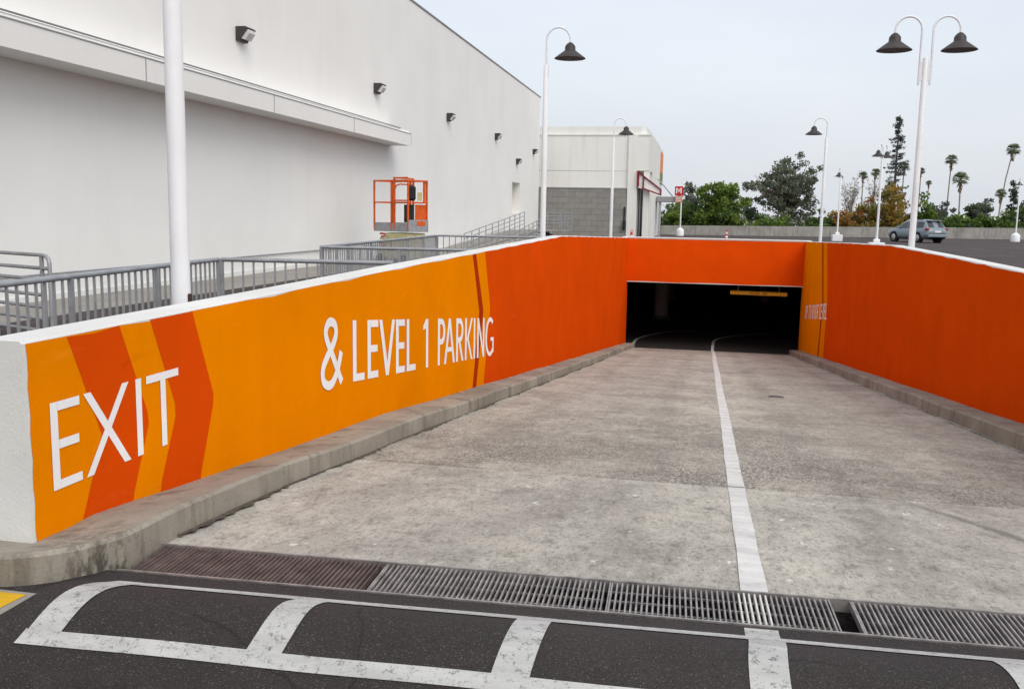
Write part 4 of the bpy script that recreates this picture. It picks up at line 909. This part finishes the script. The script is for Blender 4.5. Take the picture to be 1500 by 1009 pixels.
MB().box(-2.375, -2.345, -.27, .27, .76, .90).build('number_plate', M['plate'], car, (0, 0, 0)); MB().box(-2.42, -2.2, -.80, .80, .42, .66, bev=.05).build('rear_bumper', M['car'], car, (0, 0, 0))

# ------------------------------------------------------------------ vegetation
def leaf_mesh(name, centres, radii, per, size, mats, weights, flat=.8, thin=.55):
    """many small leaf faces gathered in clumps"""
    C = np.repeat(np.asarray(centres, float), per, 0); Rr = np.repeat(np.asarray(radii, float), per, 0); n = len(C)
    d = RNG.normal(size=(n, 3)); d /= np.linalg.norm(d, axis=1)[:, None]
    p = C + d*(Rr*RNG.random((n, 1))**.45)*np.array([1, 1, flat])
    u = RNG.normal(size=(n, 3)); u /= np.linalg.norm(u, axis=1)[:, None]
    v = np.cross(u, RNG.normal(size=(n, 3))); v /= np.linalg.norm(v, axis=1)[:, None]
    s = size*(.6+.8*RNG.random((n, 1)))
    V = np.stack([p-u*s, p-v*s*thin, p+u*s, p+v*s*thin], 1).reshape(-1, 3)
    me = bpy.data.meshes.new(name); me.from_pydata(V.tolist(), [], np.arange(n*4).reshape(-1, 4).tolist())
    for m_ in mats: me.materials.append(m_)
    cl = np.repeat(RNG.choice(len(mats), size=len(centres), p=weights), per); mixm = RNG.random(n) < .35
    cl[mixm] = RNG.choice(len(mats), size=int(mixm.sum()), p=weights)
    me.polygons.foreach_set('material_index', cl.astype(np.int32)); me.update(); return me
def limb_mesh(base, top, crown_c, rx, rzz, n, r, mat, name='trunk'):
    m = MB(); b = Vector(base); t = Vector(top); k = Vector((random.uniform(-.2, .2), random.uniform(-.2, .2), 0))
    m.tube([b, b.lerp(t, .5)+k, t], [r, r*.75, r*.45], 8)
    for i in range(n):
        an = 2*math.pi*i/n+random.uniform(-.4, .4); s_ = b.lerp(t, random.uniform(.45, .98))+k*.5
        e = Vector(crown_c)+Vector((math.cos(an)*rx*random.uniform(.5, .85), math.sin(an)*rx*random.uniform(.5, .85), rzz*random.uniform(-.35, .75)))
        m.tube([s_, s_.lerp(e, .5)+Vector((0, 0, rzz*.08)), e], [r*.4, r*.25, r*.08], 6)
    return m.mesh(name, mat)
def tree(name, label, cat, x, y, zt_, wd, zb_, mats, weights, nc=40, per=70, size=.2, gaps=.5, trunk='bark', group='trees and shrubs beyond the parapet', base=-4.5, rclump=None, lean=0):
    wd *= 1.22; nc = int(nc*1.35)
    t = thing(name, label, cat, (x, y, base), 0, group); rx = wd/2; cz = (zt_+zb_)/2; rzz = (zt_-zb_)/2
    cs = []; rs_ = []
    for i in range(nc):
        d = Vector(RNG.normal(size=3)).normalized(); rr = random.random()**gaps
        # lobed outline
        k = 1+.16*math.sin(3*math.atan2(d.z, d.x)+x)+.10*math.sin(5*math.atan2(d.y, d.x)+y)
        rc = (rclump or rx*.34)*random.uniform(.6, 1.2); f_ = max(.2, 1-rc/max(rx, rzz)*.8)
        cs.append((d.x*rx*rr*k*f_+lean*rr*d.z, d.y*rx*rr*k*f_, cz-base+d.z*rzz*rr*k*f_)); rs_.append([rc])
    link('crown', leaf_mesh('crown', cs, rs_, per, size, [M[k_] for k_ in mats], weights), t)
    link('trunk', limb_mesh((0, 0, 0), (0, 0, cz-base+rzz*.2), (0, 0, cz-base), rx, rzz, 9, max(.06, wd*.03), M[trunk]), t)
    return t
def palm(label, x, y, zt_, wd, lean=0, base=-4.5, dry=1):
    t = thing('palm_tree', label, 'palm', (x, y, base), 0, 'fan palms far beyond the parapet'); wd *= .88; H = zt_-base-wd*.42; r = .16
    top = Vector((lean, 0, H))
    MB().tube([(0, 0, 0), (lean*.15, 0, H*.35), (lean*.5, 0, H*.7), top], [r*1.5, r*1.1, r, r*.95], 8).build('trunk', M['bark_pale'], t, (0, 0, 0))
    m = MB(); L = wd*.5
    for i in range(54):
        az = random.uniform(0, 2*math.pi); el = math.asin(random.uniform(-.55, 1)); d = Vector((math.cos(az)*math.cos(el), math.sin(az)*math.cos(el), math.sin(el)))
        sd_ = d.cross(Vector((0, 0, 1))).normalized() if abs(d.z) < .98 else Vector((1, 0, 0)); up_ = sd_.cross(d)
        c_ = top+d*L*.45; mi = 1 if el < .1 and random.random() < .6 else 0
        for k_ in range(7):
            a_ = R(-66+22*k_); e = (d*math.cos(a_)+sd_*math.sin(a_)); tip = c_+e*L*.62*random.uniform(.8, 1.1)-Vector((0, 0, L*.16)); w_ = (sd_*math.cos(a_)-d*math.sin(a_))*L*.045
            m.add([c_-w_*.4, c_+e*L*.3-w_*1.2, tip, c_+e*L*.3+w_*1.2, c_+w_*.4], ((0, 1, 2, 3, 4),), mi)
        m.bar(top, c_, .03, mi)
    m.build('crown', [M['palm'], M['palm_d']], t, (0, 0, 0))
    s_ = MB()
    for i in range(40*dry):
        az = random.uniform(0, 2*math.pi); z = top.z-random.uniform(.05, wd*.55); k_ = 1-(top.z-z)/(wd*.75); o_ = Vector((math.cos(az), math.sin(az), 0)); p = Vector((top.x, 0, z))+o_*r
        q = p+o_*wd*.16*k_-Vector((0, 0, wd*.2)); w_ = Vector((-o_.y, o_.x, 0))*wd*.035; s_.quad(p-w_*.5, p+w_*.5, q+w_, q-w_)
    s_.build('dry_skirt', M['palm_dry'], t, (0, 0, 0))
def conifer(label, x, y, zt_, wd, base=-4.5):
    t = thing('conifer_tree', label, 'conifer', (x, y, base), 0, 'trees and shrubs beyond the parapet'); H = zt_-base
    MB().tube([(0, 0, 0), (0, 0, H*.6), (0, 0, H)], [.42, .26, .03], 8).build('trunk', M['bark'], t, (0, 0, 0))
    cs, rs_ = [], []; br = MB()
    for i in range(120):
        z = H*(.36+.62*random.random()**.85); f_ = (H-z)/(H*.64); an = random.uniform(0, 6.28)
        l_ = wd*.5*(.16+.84*min(1, f_*1.2))*random.uniform(.35, 1.15); e = (math.cos(an)*l_, math.sin(an)*l_, z+l_*random.uniform(-.25, .25)); br.tube([(0, 0, z), e], [.05, .02], 5)
        for q in (.55, 1.0): cs.append((e[0]*q, e[1]*q, z+(e[2]-z)*q)); rs_.append([random.uniform(.3, .75)])
    br.build('branches', M['bark'], t, (0, 0, 0)); link('crown', leaf_mesh('crown', cs, rs_, 26, .16, [M['con'], M['con_d']], [.6, .4], .75), t)
def bare(label, x, y, zt_, wd, base=-4.5):
    t = thing('bare_tree', label, 'tree', (x, y, base), 0, 'trees and shrubs beyond the parapet'); m = MB(); H = zt_-base; tips = []
    m.tube([(0, 0, 0), (0, 0, H*.55)], [.13, .08], 6)
    for i in range(34):
        an = random.uniform(0, 6.28); z0 = H*random.uniform(.35, .6); l_ = wd*.5*random.uniform(.2, 1); e = Vector((math.cos(an)*l_, math.sin(an)*l_, min(H, z0+H*random.uniform(.15, .42))))
        mid = Vector((e.x*.4, e.y*.4, (z0+e.z)/2)); m.tube([(0, 0, z0), mid, e], [.05, .03, .012], 5)
        for j in range(4):
            p = mid.lerp(e, random.random()); q = p+Vector((random.uniform(-.5, .5), random.uniform(-.5, .5), random.uniform(.1, .7))); m.tube([p, q], [.015, .008], 4); tips.append(tuple(q))
    m.build('trunk', M['bark_pale'], t, (0, 0, 0)); link('twigs', leaf_mesh('twigs', tips, [[.28]]*len(tips), 9, .085, [M['grey_l'], M['aut_c']], [.8, .2]), t)

G3 = ['g_bright', 'g_mid', 'g_dark']
tree('broadleaf_tree', 'dark narrow tree behind the bright green one by the red sign', 'tree', -1.7, 99, 5.9, 2.7, -1, ['grey_d', 'euc_a', 'g_dark'], [.4, .4, .2], 34, 60, .18)
tree('broadleaf_tree', 'tall bright green tree standing right of the red sign', 'tree', .75, 91, 6.1, 4.1, -1.5, G3, [.55, .35, .1], 60, 95, .17, .45)
tree('broadleaf_tree', 'rounded bright green tree growing under the red sign', 'tree', -2.9, 93, 3.6, 4.0, -2.0, G3, [.35, .4, .25], 50, 90, .17)
tree('shrub', 'broad green shrub between the red sign and the grey green tree', 'shrub', 2.6, 95, 1.75, 4.4, -2, G3, [.5, .4, .1], 40, 70, .15)
tree('eucalyptus_tree', 'large rounded grey green tree standing over the parapet', 'tree', 11.2, 150, 11.3, 10.2, .3, ['euc_a', 'euc_b', 'euc_r'], [.55, .42, .03], 170, 55, .22, .62, 'bark_pale', rclump=.85)
tree('shrub', 'bushy green shrub at the foot of the grey green tree', 'shrub', 6.3, 97, 2.6, 3.9, -2, G3, [.35, .45, .2], 44, 80, .15)
tree('shrub', 'dark green shrub beside the first autumn bushes', 'shrub', 10.7, 98, 2.9, 3.0, -2, G3, [.15, .45, .4], 36, 70, .15)
tree('broadleaf_tree', 'small dark spindly tree left of the large grey green tree', 'tree', 6.2, 156, 4.9, 3.6, -.5, ['grey_d', 'g_dark'], [.6, .4], 22, 40, .2, .8)
AU = ['aut_a', 'aut_b', 'aut_c']
tree('autumn_shrub', 'low rust coloured bush beside the dark green shrub', 'shrub', 12.7, 98, 3.5, 2.6, -2, AU, [.35, .4, .25], 34, 65, .14, trunk='bark_pale')
tree('autumn_shrub', 'olive brown bush under the bare twiggy trees', 'shrub', 14.7, 100, 4.1, 2.9, -2, AU, [.35, .2, .45], 36, 65, .14)
tree('autumn_shrub', 'tall golden autumn bush below the tall conifer', 'shrub', 16.9, 99, 5.5, 3.4, -2, AU, [.55, .15, .3], 46, 75, .15)
tree('autumn_shrub', 'golden olive bush right above the parked car', 'shrub', 18.9, 102, 5.0, 2.9, -2, AU, [.45, .1, .45], 40, 70, .15)
bare('bare twiggy grey tree behind the square pedestal lamp', 19.1, 138, 8.4, 4.6); bare('smaller bare twiggy tree among the fan palms', 22.4, 141, 8.0, 4.0)
conifer('very tall narrow conifer with ragged branches behind the autumn bushes', 42.8, 240, 26.3, 6.4)
for lab, x, y, z, wd, ln in (('short fan palm first left of the tall conifer', 40.3, 272, 14.7, 3.3, 0), ('fan palm between the short palm and the conifer', 43.4, 272, 15.6, 3.4, 0), ('bushy fan palm touching the conifer on its right', 49.1, 264, 17.0, 3.6, 0),
                             ('slim fan palm beside the twin shade lamp post', 61.4, 304, 17.5, 3.2, 0), ('slender tall fan palm above the rear of the car', 58.4, 256, 18.3, 4.1, .3), ('stout low fan palm right of the slender tall one', 53.8, 224, 12.5, 4.6, -.3),
                             ('tallest leaning fan palm near the cypress', 72.6, 264, 21.6, 4.6, 2.4), ('low fan palm beside the trunk of the tallest one', 73.0, 264, 10.2, 3.8, 0), ('tiny distant fan palm above the green bushes behind the car', 67.2, 320, 14.4, 2.6, 0)):
    palm(lab, x, y, z, wd, ln)
tree('broadleaf_tree', 'small round headed tree between the stout palm and the cypress', 'tree', 55.0, 210, 6.8, 3.2, 1.5, ['grey_d', 'palm'], [.6, .4], 26, 50, .2)
tree('cypress_tree', 'thin dark cypress right beside the round pedestal lamp', 'cypress', 60.4, 210, 10.3, 1.9, -3, ['g_dark', 'con_d'], [.5, .5], 60, 60, .17, .5, rclump=.5)
tree('broadleaf_tree', 'hazy dark tree beneath the slender tall palm', 'tree', 27.2, 126, 4.2, 3.0, -1, ['grey_d', 'g_dark', 'grey_l'], [.6, .25, .15], 36, 60, .18)
tree('broadleaf_tree', 'darkest tree in front of the stout palm', 'tree', 31.2, 121, 4.3, 3.2, -2, ['g_dark', 'grey_d'], [.6, .4], 40, 70, .18)
tree('broadleaf_tree', 'dull grey tree between the slender palm and the stout palm', 'tree', 29.4, 129, 4.2, 2.9, -1, ['grey_d', 'grey_l', 'g_dark'], [.5, .3, .2], 34, 55, .18)
tree('shrub', 'tall fresh green shrub rising above the car roof', 'shrub', 20.9, 101, 4.6, 2.6, -2, G3, [.4, .4, .2], 40, 75, .15)
tree('shrub', 'low leafy shrub just behind the rear of the car', 'shrub', 22.9, 99, 2.9, 2.8, -2, G3, [.3, .45, .25], 36, 70, .15)
tree('shrub', 'green shrub under the small round headed tree', 'shrub', 26.9, 101, 2.8, 3.0, -2, G3, [.35, .45, .2], 38, 70, .15)
tree('shrub', 'green shrub directly behind the round pedestal lamp', 'shrub', 29.6, 104, 3.4, 3.0, -2, G3, [.3, .45, .25], 38, 70, .15)
tree('shrub', 'green shrub past the round pedestal lamp', 'shrub', 31.9, 104, 3.6, 3.3, -2, G3, [.3, .5, .2], 40, 75, .15)
tree('broadleaf_tree', 'dark tree rising past the cypress', 'tree', 42.2, 141, 5.0, 3.0, -1, ['grey_d', 'g_dark'], [.5, .5], 32, 60, .18)
tree('shrub', 'dark green shrub behind the car and the hazy trees', 'shrub', 25.0, 104, 2.7, 2.8, -2, G3, [.1, .35, .55], 36, 70, .15)
